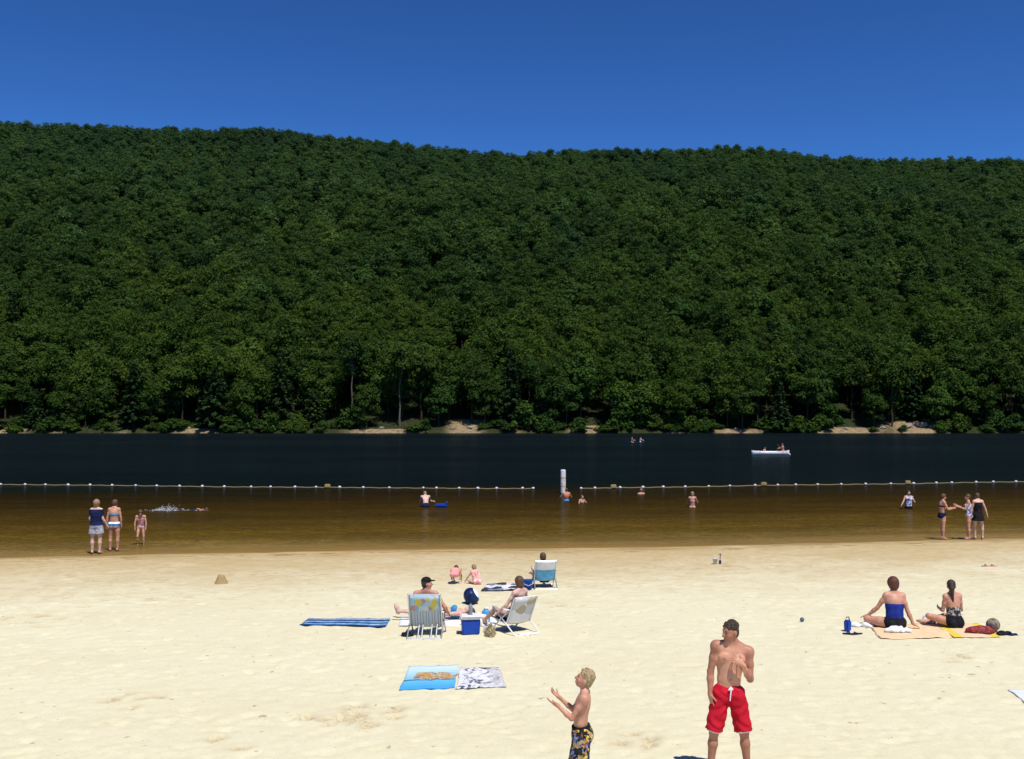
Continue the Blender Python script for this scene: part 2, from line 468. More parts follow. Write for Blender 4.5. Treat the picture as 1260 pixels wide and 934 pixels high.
def bush(seed, rx=2.4, h=3.2, nl=22, leaf=.30):
    rs = np.random.RandomState(seed); C = []; O = []; parts = []
    for i in range(nl):
        a = rs.uniform(0, 6.28); r = rs.uniform(0, 1.0) * rx; c = np.array([math.cos(a) * r, math.sin(a) * r * .8, h * rs.uniform(.12, .85) * (1.15 - .6 * r / rx)])
        q = rs.uniform(.35, .95); n = int(120 * q * q) + 30
        u = rs.normal(size=(n, 3)); u /= np.linalg.norm(u, axis=1)[:, None]
        C.append(c + u * (q * rs.uniform(.4, 1.45, n))[:, None]); O.append(u)
        parts.append(tube_np([[0, 0, -.3], c * np.array([.5, .5, .6]), c], [.05, .035, .02], 4))
    C = np.concatenate(C); O = np.concatenate(O)
    C[:, 2] = np.maximum(C[:, 2], .05)
    return leaves(C, O, leaf, rs), cat_np(parts)

class Kind: pass
def make_kind(nm, data, leafm, barkm):
    k = Kind(); (lv, lf), (tv, tf) = data
    k.crown = mesh_from(nm + '_crown', lv, lf); k.crown.materials.append(leafm)
    k.trunk = mesh_from(nm + '_trunk', tv, tf); k.trunk.materials.append(barkm)
    k.trunk.polygons.foreach_set('use_smooth', np.ones(len(tf), bool))
    v, f = cat_np([(lv, lf), (tv, tf)])
    k.whole = mesh_from(nm, v, f); k.whole.materials.append(leafm); k.whole.materials.append(barkm)
    mi = np.zeros(len(f), np.int32); mi[len(lf):] = 1; k.whole.polygons.foreach_set('material_index', mi)
    return k
OAKS = [make_kind('oak', broadleaf(100 + i, h=[17, 19, 16, 20, 18, 15][i], cr=[4.4, 4.8, 5.0, 4.5, 5.4, 4.2][i], base=[.20, .30, .14, .36, .22, .10][i]), LEAF, BARK) for i in range(6)]
PALES = [make_kind('pale_oak', broadleaf(140 + i, h=[16, 13][i], cr=[4.6, 4.0][i], base=.2, leaf=.42), LEAF2, BARK) for i in range(2)]
TALLS = [make_kind('tall_pale', broadleaf(160, h=21, cr=3.8, base=.55, nl=18), LEAF, PALE_BARK)]
CONS = [make_kind('hemlock', conifer(180 + i, h=[16, 13][i], br=[4.2, 4.6][i]), NEEDLE, BARK) for i in range(2)]
BUSH = [make_kind('bush', bush(200 + i, rx=[2.6, 2.0, 3.2][i], h=[3.2, 2.6, 4.2][i]), LEAF2 if i == 2 else LEAF, BARK) for i in range(3)]
HILLS = [make_kind('hill_oak', broadleaf(300 + i, h=[15, 16, 14, 16, 15, 17][i], cr=[3.7, 4.3, 4.0, 3.5, 4.6, 4.1][i], base=[.3, .35, .25, .4, .3, .35][i], nl=54, per=190, leaf=.27, lr=(.6, 1.25), gap=.85), LEAF, BARK) for i in range(6)]

def plant(kind, name, x, y, z, s, rz, label, cat, group, trunk='trunk'):
    r = empty(name, (x, y, z), rz); r.scale = (s[0], s[0], s[1])
    tag(r, label, cat, group)
    for nm, me in (('crown', kind.crown), (trunk, kind.trunk)):
        o = bpy.data.objects.new(nm, me); COL.objects.link(o); o.parent = r
    return r

# special trees that can be told apart in the photograph
def X_at(px, y): return (px - 630) / F_PX * y
taken = []
SPECIAL = [
    ('tall_tree', TALLS[0], 492, 257.6, 1.05, 1.0, 'tall tree with a straight pale bare trunk rising left of the sandy bank', 'tree'),
    ('tall_tree', TALLS[0], 433, 260.5, .95, 1.1, 'slim tree showing a short stretch of pinkish pale trunk, left of the tall bare trunk', 'tree'),
    ('conifer', CONS[1], 265, 256.5, 1.25, 1.2, 'broad rounded dark evergreen low over the water at the left', 'evergreen tree'),
    ('conifer', CONS[0], 165, 257, 1.1, 1.0, 'ragged dark evergreen left of the broad rounded one on the far shore', 'evergreen tree'),
    ('conifer', CONS[0], 345, 261, 1.05, 1.15, 'evergreen with flat tiered branches right of the broad rounded one', 'evergreen tree'),
    ('pale_tree', PALES[1], 540, 258, .75, .75, 'small bright green tree leaning over the left edge of the sandy clearing', 'tree'),
    ('shore_bush', BUSH[2], 648, 255.6, 1.45, 1.5, 'large rounded green bush at the waterline right of the sandy clearing', 'bush'),
    ('shore_bush', BUSH[1], 594, 255.4, .75, .6, 'small low bush on the sandy clearing, left of the large rounded bush', 'bush'),
    ('shore_bush', BUSH[0], 430, 256, 1.3, 1.4, 'bright green bush under the pinkish pale trunk at the waterline', 'bush'),
    ('shore_bush', BUSH[2], 1020, 258, 1.5, 1.3, 'wide bright green bush above the long bare bank right of the white canoe', 'bush'),
]
for nm, k, px, y, sx, sz, lab, cat in SPECIAL:
    x = X_at(px, y); taken.append((x, y, 5.2 if nm == 'tall_tree' else 3.0))
    plant(k, nm, x, y, float(hill(np.array([x]), np.array([y]))[0]) - .1, (sx, sz), rng.uniform(0, 6.28), lab, cat, 'trees and bushes along the far shore')
# shore bushes
cnt = 0
for px in np.arange(-90, 1350, 9.5):
    x = X_at(px + rng.normal() * 9, 255); y = float(far_shore(np.array([x]))[0]) + rng.choice([rng.uniform(.4, 1.2), rng.uniform(1.2, 4.0)])
    if any(abs(x - c) < wdt * .45 for c, wdt in CLEAR) or any(abs(x - t[0]) < 2.4 and t[1] < 261 for t in taken) or rng.rand() < .08: continue
    s = rng.uniform(.4, 1.25)
    plant(BUSH[rng.randint(3)], 'shore_bush', x, y, float(hill(np.array([x]), np.array([y]))[0]) - .1, (s, s * rng.uniform(.5, 1.25)), rng.uniform(0, 6.28),
          'leafy green bush among others along the waterline of the far shore', 'bush', 'bushes along the far waterline', 'stems'); cnt += 1
# front rows of individual trees
front = []
row_y = [257.2, 261.5, 267.0, 272.0, 277.5, 283.5]
for ri, ry in enumerate(row_y):
    st = [5.0, 5.6, 6.0, 6.2, 6.4, 6.6][ri]
    half = .485 * ry + 10
    for x in np.arange(-half, half, st):
        xx = x + rng.normal() * 1.3 + (ri % 2) * st / 2; yy = ry + rng.normal() * 1.2
        if ri == 0 and any(abs(xx - c) < wdt * .6 for c, wdt in CLEAR[:3]): continue
        if any(abs(xx - t[0]) < t[2] and abs(yy - t[1]) < 3.4 for t in taken): continue
        front.append((xx, yy, ri))
labs = {'o': ('dense green broadleaf tree in the front rows of the wooded far shore', 'front_tree'),
        'p': ('lighter green broadleaf tree in the front rows of the wooded far shore', 'pale_tree'),
        'c': ('dark blue green evergreen among the broadleaf trees of the far shore', 'conifer')}
front.sort(key=lambda t: t[1]); rest_front = front[285:]; front = front[:285]
for xx, yy, ri in front:
    z = float(hill(np.array([xx]), np.array([yy]))[0]) - .2
    q = rng.rand()
    if q < .74: k, c = OAKS[rng.randint(6)], 'o'
    elif q < .90: k, c = PALES[rng.randint(2)], 'p'
    else: k, c = CONS[rng.randint(2)], 'c'
    s = rng.uniform(.78, 1.12) * (.86 if ri == 0 else 1); sz = s * rng.uniform(.85, 1.12)
    plant(k, {'o': 'broadleaf_tree', 'p': 'pale_tree', 'c': 'conifer'}[c], xx, yy, z, (s, sz), rng.uniform(0, 6.28), labs[c][0], 'tree' if c != 'c' else 'evergreen tree', labs[c][0].replace('tree in', 'trees in') if 0 else {'o': 'green trees in the front rows', 'p': 'lighter trees in the front rows', 'c': 'evergreens in the front rows'}[c])

# the forest behind them on the hillside: one mass
pts = [(a, b) for a, b, _ in rest_front]
y = 287.0
while y < 520:
    st = 5.4 - max(0, (min(y, 455) - 390)) * .022
    half = .5 * y + 45
    for x in np.arange(-half, half, st):
        pts.append((x + rng.normal() * 1.4, y + rng.normal() * 1.4))
    y += st * (.95 if y < 470 else 1.4)
pts = np.array(pts)
pz = hill(pts[:, 0], pts[:, 1]) - .3
fm = bpy.data.meshes.new('forest'); fm.vertices.add(len(pts))
fm.vertices.foreach_set('co', np.column_stack([pts, pz]).astype(np.float32).ravel())
n = len(pts)
rid = np.clip((pts[:, 1] - 390) / 50, 0, 1)
sc_ = (1 - rid) * (rng.uniform(.86, 1.08, n) + .12 * (rng.rand(n) < .12)) + rid * rng.uniform(.73, .79, n)
for nm, vals, typ in (('isc', sc_, 'FLOAT'), ('irz', rng.uniform(0, 6.28, n), 'FLOAT')):
    a = fm.attributes.new(nm, typ, 'POINT'); a.data.foreach_set('value', vals.astype(np.float32))
kinds = HILLS + PALES + [CONS[0], OAKS[0], OAKS[3]]
prob = np.array([.135] * 6 + [.03, .02] + [.02, .06, .05]); prob /= prob.sum()
ii = rng.choice(len(kinds), n, p=prob)
ii = np.where((rid > .4) & (ii > 5), rng.randint(0, 6, n), ii)
a = fm.attributes.new('iix', 'INT', 'POINT'); a.data.foreach_set('value', ii.astype(np.int32))
fo = bpy.data.objects.new('forest', fm); COL.objects.link(fo); tag(fo, 'green broadleaf forest covering the hillside above the front row of trees', 'forest', None, 'stuff')
pc = bpy.data.collections.new('tree_kinds')
for i, k in enumerate(kinds):
    o = bpy.data.objects.new('kind_%02d' % i, k.whole); pc.objects.link(o)
ng = bpy.data.node_groups.new('scatter_trees', 'GeometryNodeTree')
ng.interface.new_socket('Geometry', in_out='INPUT', socket_type='NodeSocketGeometry'); ng.interface.new_socket('Geometry', in_out='OUTPUT', socket_type='NodeSocketGeometry')
gi = ng.nodes.new('NodeGroupInput'); go = ng.nodes.new('NodeGroupOutput')
ci = ng.nodes.new('GeometryNodeCollectionInfo'); ci.inputs['Collection'].default_value = pc
ci.inputs['Separate Children'].default_value = True; ci.inputs['Reset Children'].default_value = True
iop = ng.nodes.new('GeometryNodeInstanceOnPoints'); iop.inputs['Pick Instance'].default_value = True
def named(nm, typ):
    q = ng.nodes.new('GeometryNodeInputNamedAttribute'); q.data_type = typ; q.inputs['Name'].default_value = nm
    return [s for s in q.outputs if s.enabled and s.name == 'Attribute'][0]
ng.links.new(gi.outputs[0], iop.inputs['Points']); ng.links.new(ci.outputs[0], iop.inputs['Instance'])
ng.links.new(named('iix', 'INT'), iop.inputs['Instance Index'])
cx = ng.nodes.new('ShaderNodeCombineXYZ'); ng.links.new(named('irz', 'FLOAT'), cx.inputs[2]); ng.links.new(cx.outputs[0], iop.inputs['Rotation'])
ng.links.new(named('isc', 'FLOAT'), iop.inputs['Scale'])
ng.links.new(iop.outputs[0], go.inputs[0])
md = fo.modifiers.new('scatter', 'NODES'); md.node_group = ng
print('ENV', cnt, 'bushes', len(front), 'front', n, 'forest')
# ================================================================== people (implicit surfaces -> one continuous mesh)
def V(l, f, u): return np.array([l, -f, u], float)          # left, forward, up of a figure that faces -Y
def unit(v): v = np.asarray(v, float); return v / (np.linalg.norm(v) + 1e-12)

class Cone:
    def __init__(s, a, b, ra, rb, k=.03, t='', flat=False):
        s.a, s.b, s.ra, s.rb, s.k, s.t, s.flat = np.asarray(a, float), np.asarray(b, float), ra, rb, k, t, flat
    def box(s):
        r = max(s.ra, s.rb); return np.minimum(s.a, s.b) - r, np.maximum(s.a, s.b) + r
    def sd(s, P):
        ba = s.b - s.a; L2 = ba @ ba + 1e-12
        q = (P - s.a) @ ba / L2; t = np.clip(q, 0, 1)
        d = np.linalg.norm(P - s.a - t[..., None] * ba, axis=-1) - (s.ra + (s.rb - s.ra) * t)
        if s.flat: d = np.maximum(d, (q - 1) * math.sqrt(L2))
        return d
class Ell:
    def __init__(s, c, fr, r, k=.03, t=''):
        s.c, s.fr, s.r, s.k, s.t = np.asarray(c, float), np.asarray(fr, float), np.asarray(r, float), k, t
    def box(s):
        e = np.sqrt(((s.fr * s.r[:, None]) ** 2).sum(0)); return s.c - e, s.c + e
    def sd(s, P):
        q = (P - s.c) @ s.fr.T
        k0 = np.linalg.norm(q / s.r, axis=-1); k1 = np.linalg.norm(q / s.r ** 2, axis=-1)
        return k0 * (k0 - 1) / (k1 + 1e-9)

class Grid:
    def __init__(s, lo, hi, h):
        s.h = h; s.o = lo - 3 * h
        s.n = np.ceil((hi + 3 * h - s.o) / h).astype(int) + 1
        s.ax = [s.o[i] + h * np.arange(s.n[i]) for i in range(3)]
    def new(s): return np.full(s.n, .5, np.float32)
    def sub(s, lo, hi):
        return tuple(slice(max(0, int((lo[i] - s.o[i]) / s.h) - 1), min(s.n[i], int((hi[i] - s.o[i]) / s.h) + 3)) for i in range(3))
    def pts(s, sl):
        return np.stack(np.meshgrid(*[s.ax[i][sl[i]] for i in range(3)], indexing='ij'), -1)
    def field(s, prims, infl=0.0, cut=False):
        F = s.new()
        for p in prims:
            lo, hi = p.box(); m_ = p.k + .02 + infl
            sl = s.sub(lo - m_, hi + m_); P = s.pts(sl)
            if P.size == 0: continue
            d = p.sd(P) - infl; f = F[sl]
            hh = np.clip(.5 + .5 * (f - d) / p.k, 0, 1)
            F[sl] = (f * (1 - hh) + d * hh) - p.k * hh * (1 - hh)
        return F

def surface_nets(F, g, smooth=2):
    I = F < 0
    def cn(i, j, k): return I[i:I.shape[0] - 1 + i, j:I.shape[1] - 1 + j, k:I.shape[2] - 1 + k]
    S = sum(cn(i, j, k).astype(np.int8) for i in (0, 1) for j in (0, 1) for k in (0, 1))
    act = (S > 0) & (S < 8); idx = np.argwhere(act)
    offs = [(i, j, k) for i in (0, 1) for j in (0, 1) for k in (0, 1)]
    vals = {o: F[idx[:, 0] + o[0], idx[:, 1] + o[1], idx[:, 2] + o[2]] for o in offs}
    acc = np.zeros((len(idx), 3)); cnt = np.zeros(len(idx))
    for a in offs:
        for ax in range(3):
            if a[ax] == 0:
                b = list(a); b[ax] = 1; b = tuple(b)
                va, vb = vals[a], vals[b]; cr = (va < 0) != (vb < 0)
                t = np.where(cr, va / np.where(cr, va - vb, 1), 0)
                p = np.array(a, float)[None] + t[:, None] * (np.array(b) - np.array(a))[None]
                acc += p * cr[:, None]; cnt += cr
    verts = g.o + g.h * (idx + acc / cnt[:, None])
    vid = np.full(act.shape, -1, np.int64); vid[act] = np.arange(len(idx))
    Q = []
    for ax in range(3):
        u, v = (ax + 1) % 3, (ax + 2) % 3
        s0 = [slice(1, -1)] * 3; s1 = [slice(1, -1)] * 3
        s0[ax] = slice(0, -1); s1[ax] = slice(1, None)
        A, B = I[tuple(s0)], I[tuple(s1)]
        e = np.argwhere(A != B)
        if not len(e): continue
        inside = A[tuple(e.T)]
        base = e.copy(); base[:, u] += 1; base[:, v] += 1
        def cell(du, dv):
            c = base.copy(); c[:, u] -= du; c[:, v] -= dv; return vid[tuple(c.T)]
        q = np.stack([cell(1, 1), cell(0, 1), cell(0, 0), cell(1, 0)], 1)
        q[~inside] = q[~inside][:, ::-1]
        Q.append(q)
    Q = np.concatenate(Q); Q = Q[(Q >= 0).all(1)]
    for _ in range(smooth):
        s_ = np.zeros_like(verts); c_ = np.zeros(len(verts))
        for i in range(4):
            a, b = Q[:, i], Q[:, (i + 1) % 4]
            for ax in range(3): s_[:, ax] += np.bincount(a, verts[b, ax], len(verts)) + np.bincount(b, verts[a, ax], len(verts))
            c_ += np.bincount(a, minlength=len(verts)) + np.bincount(b, minlength=len(verts))
        verts = verts * .5 + .5 * s_ / np.maximum(c_, 1)[:, None]
    return verts, Q

def hand_prims(w, d, n, s, curl, spread, U, rmin, t):
    d = unit(d); n = unit(n - (n @ d) * d); s = unit(s - (s @ d) * d)
    ps = [Ell(w + d * .048 * U, np.array([s, d, n]), np.array([.041, .054, .0165]) * U, .012 * U, t), Cone(w - d * .02 * U, w + d * .03 * U, .026 * U, .026 * U, .015 * U, t)]
    for i, (off, ln) in enumerate([(-.031, .060), (-.0105, .074), (.0105, .079), (.031, .071)]):
        p = w + d * (.088 - .004 * abs(i - 1.7)) * U + s * off * U
        dirn = unit(d + s * (i - 1.5) * spread)
        a = 0; r0 = max(.0088 * U, rmin)
        for j, fr in enumerate((.46, .30, .24)):
            a += curl * (1.0 if j else .7)
            v = math.cos(a) * dirn + math.sin(a) * n
            q = p + v * ln * fr * U
            ps.append(Cone(p, q, r0 * (1 - .1 * j), r0 * (.92 - .1 * j), .005 * U, t)); p = q
    tb = w + d * .022 * U + s * .028 * U
    v = unit(d * .65 + s * .75 + n * .25); q = tb + v * .045 * U; v2 = unit(d * .85 + s * .35 + n * (.25 + curl * .4)); e = q + v2 * .034 * U
    r0 = max(.0105 * U, rmin)
    ps += [Cone(tb, q, r0 * 1.25, r0, .01 * U, t), Cone(q, e, r0, r0 * .85, .004 * U, t)]
    return ps

def frame(up, left):
    u = unit(up); l = unit(left - (left @ u) * u); f = np.cross(l, u)     # forward
    f = np.cross(u, l) * -1
    return np.array([l, f, u])                                         # rows: left, forward(-Y for identity), up

def build_body(H, pose, female=False, head=1.0, bulk=1.0, rmin=0.0, child=False):
    U = H / 1.75; J = {}; ps = []
    b = bulk
    def vv(key, dflt): return V(*pose.get(key, dflt))
    P = np.zeros(3)
    pf = frame(vv('pelvis_up', (0, 0, 1)), vv('pelvis_left', (1, 0, 0)))
    sp1 = unit(vv('spine', (0, 0, 1))); sp2 = unit(vv('chest', pose.get('spine', (0, 0, 1))))
    cf = frame(sp2, vv('chest_left', pose.get('pelvis_left', (1, 0, 0))))
    mid = P + sp1 * .21 * U
    chest = mid + sp2 * .16 * U; neck0 = mid + sp2 * .315 * U
    mf = frame(unit(sp1 + sp2), pf[0] + cf[0])
    def E(c, fr, r, k=.04, t='torso'): ps.append(Ell(c, fr, np.array(r) * U, k * U, t))
    hw = .165 if female else .152
    E(P + pf[2] * .0 * U, pf, (hw * b, .103 * b, .105), .04)
    for sx in (1, -1):
        E(P + pf[0] * sx * .075 * U - pf[1] * .055 * U - pf[2] * .045 * U, pf, (.083 * b, .078 * b, .085), .03)
    E(P + sp1 * .14 * U, mf, ((.122 if female else .134) * b, .093 * b, .13), .05)
    E(mid + sp2 * .06 * U, cf, ((.128 if female else .146) * b, .098 * b, .12), .05)
    E(mid + sp2 * .17 * U, cf, ((.140 if female else .163) * b, .103 * b, .12), .05)
    E(mid + sp2 * .255 * U - cf[1] * .005 * U, cf, ((.150 if female else .172), .078, .062), .04)
    if female:
        for sx in (1, -1): E(mid + sp2 * .15 * U + cf[0] * sx * .068 * U + cf[1] * .085 * U, cf, (.060, .052, .060), .02)
    elif not child:
        for sx in (1, -1):
            E(mid + sp2 * .18 * U + cf[0] * sx * .072 * U + cf[1] * .075 * U, cf, (.078, .034, .055), .016)
            E(mid + sp2 * .15 * U + cf[0] * sx * .10 * U - cf[1] * .045 * U, cf, (.065, .05, .12), .03)
        E(mid - sp2 * .04 * U + cf[1] * .062 * U, cf, (.07 * b, .04, .11), .03)
    sw = (.155 if female else .182) * (0.93 if child else 1)
    nd = unit(vv('neck', pose.get('chest', pose.get('spine', (0, 0, 1)))))
    head0 = neck0 + nd * .085 * U
    hf = frame(vv('head_up', pose.get('neck', (0, 0, 1))), vv('head_left', pose.get('chest_left', (1, 0, 0))))
    hs = .98 * head * U
    C = head0 + hf[2] * .085 * hs + hf[1] * .018 * hs
    nr = .050 if (female or child) else .056
    ps.append(Cone(neck0 - sp2 * .03 * U, C - hf[2] * .05 * hs - hf[1] * .01 * hs, nr * 1.12 * U, nr * .95 * U, .03 * U, 'neck'))
    for sx in (1, -1):
        sh = neck0 + cf[0] * sx * sw * U - sp2 * .045 * U + V(*pose.get('sh' + ('L' if sx > 0 else 'R'), (0, 0, 0))) * U
        ps.append(Cone(neck0 + cf[0] * sx * .03 * U + nd * .02 * U, sh + sp2 * .012 * U, .048 * U, .045 * U, .035 * U, 'torso'))
        ps.append(Ell(sh, cf, np.array([.056, .060, .064]) * U * (1 if female else 1.08), .035 * U, 'shoulder'))
        s = 'L' if sx > 0 else 'R'; J['sh' + s] = sh
        du, df_ = unit(vv('arm' + s + 'u', (.12 * sx, 0, -1))), unit(vv('arm' + s + 'f', (.05 * sx, .12, -1)))
        el = sh + du * .29 * U; wr = el + df_ * .25 * U; J['el' + s] = el; J['wr' + s] = wr
        ar = (.9 if female else 1.0) * (.88 if child else 1) * (b ** .5)
        ps += [Cone(sh, sh + du * .13 * U, .049 * ar * U, .047 * ar * U, .025 * U, 'arm'), Cone(sh + du * .13 * U, el, .047 * ar * U, .036 * ar * U, .02 * U, 'arm'),
               Cone(el, el + df_ * .08 * U, .037 * ar * U, .040 * ar * U, .02 * U, 'arm'), Cone(el + df_ * .08 * U, wr, .040 * ar * U, .025 * ar * U, .02 * U, 'arm')]
        hd = unit(vv('hand' + s, pose.get('arm' + s + 'f', (.05 * sx, .12, -1))))
        n = vv('palm' + s, (-sx, .0, 0)); n = unit(n - (n @ hd) * hd)
        th = np.cross(hd, n) * (1 if s == 'R' else -1)
        ps += hand_prims(wr, hd, n, th, pose.get('curl' + s, .35), pose.get('spread', .06), U, rmin, 'hand')
        hp = P + pf[0] * sx * .088 * U - pf[2] * .03 * U; J['hip' + s] = hp
        tu, tf = unit(vv('leg' + s + 'u', (.04 * sx, .02, -1))), unit(vv('leg' + s + 'f', (.0, -.03, -1)))
        kn = hp + tu * .42 * U; an = kn + tf * .40 * U; J['kn' + s] = kn; J['an' + s] = an
        lr = (1.04 if female else 1.0) * (.86 if child else 1) * (b ** .6)
        back = unit(np.cross(np.cross(tf, tu), tf) * -1 + 1e-6 * pf[1]) if np.linalg.norm(np.cross(tf, tu)) > .12 else -pf[1]
        ps += [Cone(hp, hp + tu * .2 * U, .086 * lr * U, .073 * lr * U, .03 * U, 'thigh'), Cone(hp + tu * .2 * U, kn, .073 * lr * U, .051 * lr * U, .03 * U, 'thigh'),
               Ell(kn, np.eye(3), np.array([.051, .051, .054]) * lr * U, .02 * U, 'shin'),
               Cone(kn, kn + tf * .13 * U - pf[1] * 0, .047 * lr * U, .053 * lr * U, .025 * U, 'shin'), Cone(kn + tf * .13 * U, an, .053 * lr * U, .033 * lr * U, .025 * U, 'shin')]
        if abs(tf[2]) > .75: ps.append(Ell(kn + tf * .13 * U - pf[1] * .022 * U, np.eye(3), np.array([.042, .042, .09]) * lr * U, .02 * U, 'shin'))
        fd = unit(vv('foot' + s, (.18 * sx, 1, -.22))); J['toe' + s] = an + fd * .17 * U
        sol = unit(vv('sole' + s, (0, 0, -1))) if ('sole' + s) in pose else unit(tf - (tf @ fd) * fd)
        heel = an - fd * .035 * U + sol * .035 * U
        ps += [Cone(an, an + sol * .03 * U, .035 * lr * U, .034 * U, .02 * U, 'foot'), Cone(heel, an + fd * .10 * U + sol * .042 * U, .032 * U, .036 * U, .02 * U, 'foot'),
               Cone(an + fd * .10 * U + sol * .042 * U, an + fd * .175 * U + sol * .05 * U, .036 * U, .022 * U, .02 * U, 'foot'), Cone(an + fd * .02 * U, an + fd * .12 * U + sol * .035 * U, .03 * U, .026 * U, .02 * U, 'foot')]
    # head
    def h3(l, f, u): return C + (hf[0] * l + hf[1] * f + hf[2] * u) * hs
    def HE(c, r, k=.012): ps.append(Ell(h3(*c), hf, np.array(r) * hs, k * hs, 'head'))
    HE((0, -.012, .02), (.074, .092, .088), .03)
    HE((0, .022, -.03), (.062, .07, .078), .03)
    HE((0, .045, -.085), (.040, .038, .030), .03)
    HE((0, .062, .018), (.052, .024, .016), .018)
    for sx in (1, -1):
        HE((sx * .076, -.012, -.02), (.011, .022, .032), .008)
        HE((sx * .042, .055, -.035), (.022, .024, .022), .018)
    ps.append(Cone(h3(0, .085, .005), h3(0, .108, -.034), .009 * hs, .0155 * hs, .012 * hs, 'head'))
    HE((0, .088, -.064), (.024, .012, .008), .006); HE((0, .086, -.076), (.020, .012, .008), .006)
    J.update(C=C, hf=hf, hs=hs, P=P, mid=mid, neck=neck0, chest=chest, cf=cf, pf=pf, U=U, sp1=sp1, sp2=sp2, h3=h3)
    return ps, J

def skin_mat(name, a, b):
    m = NT(name); v = m.coord('Object'); n = m.noise(v, 7, 4, .6)
    c = m.ramp(n.outputs['Fac'], [(.3, a), (.7, b)])
    c = m.mix(1.0, c, m.attr('Col').outputs['Color'], 'MULTIPLY')
    n2 = m.noise(v, 160, 2, .5)
    p = m.principled(c, .5, .35, m.bump(n2.outputs['Fac'], .12, .004))
    p.inputs['Subsurface Weight'].default_value = .05; p.inputs['Subsurface Radius'].default_value = (.02, .008, .004); p.inputs['Subsurface Scale'].default_value = 1.0
    return m.m
SKIN = skin_mat('skin', (.46, .215, .14), (.60, .31, .21))
SKIN_PALE = skin_mat('skin_pale', (.60, .36, .28), (.70, .45, .36))
SKIN_TAN = skin_mat('skin_tan', (.36, .175, .115), (.45, .24, .16))
def hair_mat(name, a, b):
    m = NT(name); n = m.noise(m.coord('Object', (60, 60, 9)), 1.6, 4, .65)
    m.principled(m.ramp(n.outputs['Fac'], [(.35, a), (.68, b)]), .5, .35, m.bump(n.outputs['Fac'], .9, .012)); return m.m
H_DARK = hair_mat('hair_dark', (.014, .009, .007), (.075, .047, .032))
H_BROWN = hair_mat('hair_brown', (.05, .026, .014), (.16, .085, .045))
H_AUBURN = hair_mat('hair_auburn', (.055, .016, .010), (.15, .05, .03))
H_BLOND = hair_mat('hair_blond', (.20, .125, .055), (.58, .45, .25))
H_FAIR = hair_mat('hair_fair', (.18, .11, .055), (.42, .28, .15))
def cloth_mat(name, a, b=None, scale=9, rough=.85):
    m = NT(name); n = m.noise(m.coord('Object'), scale, 4, .6); b = b or tuple(min(1, x * 1.25 + .004) for x in a)
    m.principled(m.ramp(n.outputs['Fac'], [(.35, a), (.65, b)]), rough, .15, m.bump(n.outputs['Fac'], .35, .02)); return m.m
def patch_mat(name, cols, scale=14, rough=.85):
    m = NT(name); v = m.coord('Object'); w_ = m.n('ShaderNodeTexVoronoi'); w_.inputs['Scale'].default_value = scale
    nz = m.noise(v, scale * .6, 3, .6); vec = m.mix(.12, v, nz.outputs['Color']); m.l(vec, w_.inputs['Vector'])
    sx = m.n('ShaderNodeSeparateColor'); m.l(w_.outputs['Color'], sx.inputs[0])
    k = len(cols); m.principled(m.ramp(sx.outputs[0], [(i / k, c) for i, c in enumerate(cols)], 'CONSTANT'), rough, .15); return m.m
def stripe_mat(name, cols, scale, axis=0, rough=.85):
    m = NT(name); v = m.coord('Object'); s = m.n('ShaderNodeSeparateXYZ'); m.l(v, s.inputs[0])
    f = m.math('FRACT', m.math('MULTIPLY', s.outputs[axis], scale)); k = len(cols)
    m.principled(m.ramp(f, [(i / k, c) for i, c in enumerate(cols)], 'CONSTANT'), rough, .15); return m.m

C_RED = cloth_mat('red_cloth', (.42, .006, .018), (.56, .012, .03), 5)
C_WHITE = cloth_mat('white_cloth', (.72, .72, .72), (.8, .8, .8))
C_NAVY = cloth_mat('navy_cloth', (.006, .010, .045), (.012, .02, .075))
C_ROYAL = cloth_mat('royal_blue_cloth', (.010, .022, .18), (.02, .04, .27))
C_BLACK = cloth_mat('black_cloth', (.006, .006, .008), (.016, .016, .02))
C_GREY = patch_mat('grey_print', [(.36, .37, .42), (.5, .5, .54), (.30, .32, .40)], 22)
C_PINK = cloth_mat('pink_cloth', (.70, .25, .24), (.82, .38, .36))
C_PINKP = patch_mat('pink_print', [(.72, .30, .28), (.8, .42, .38), (.66, .2, .2), (.8, .62, .58)], 16)
C_FLORAL = patch_mat('floral_print', [(.012, .012, .02), (.42, .28, .10), (.02, .035, .16), (.012, .012, .016), (.5, .38, .2), (.015, .012, .012), (.25, .06, .03), (.16, .2, .38), (.7, .52, .04), (.02, .02, .02), (.03, .04, .2)], 25)
C_BWPRINT = patch_mat('black_white_print', [(.02, .02, .022), (.5, .48, .46), (.06, .05, .05), (.35, .32, .30)], 30)
C_BLUEWHITE = patch_mat('blue_white_print', [(.5, .52, .62), (.08, .1, .32), (.7, .7, .74)], 18)
C_STRIPEB = stripe_mat('blue_band', [(.75, .72, .6), (.03, .16, .45), (.8, .8, .8)], 5, 2)
C_SKYB = cloth_mat('sky_cloth', (.02, .2, .42), (.05, .3, .55))

def wrinkle(P, a):
    return a * (np.sin(P[..., 0] * 31 + 3 * np.sin(P[..., 2] * 17)) * np.sin(P[..., 2] * 23 + 2 * np.sin(P[..., 1] * 29)))

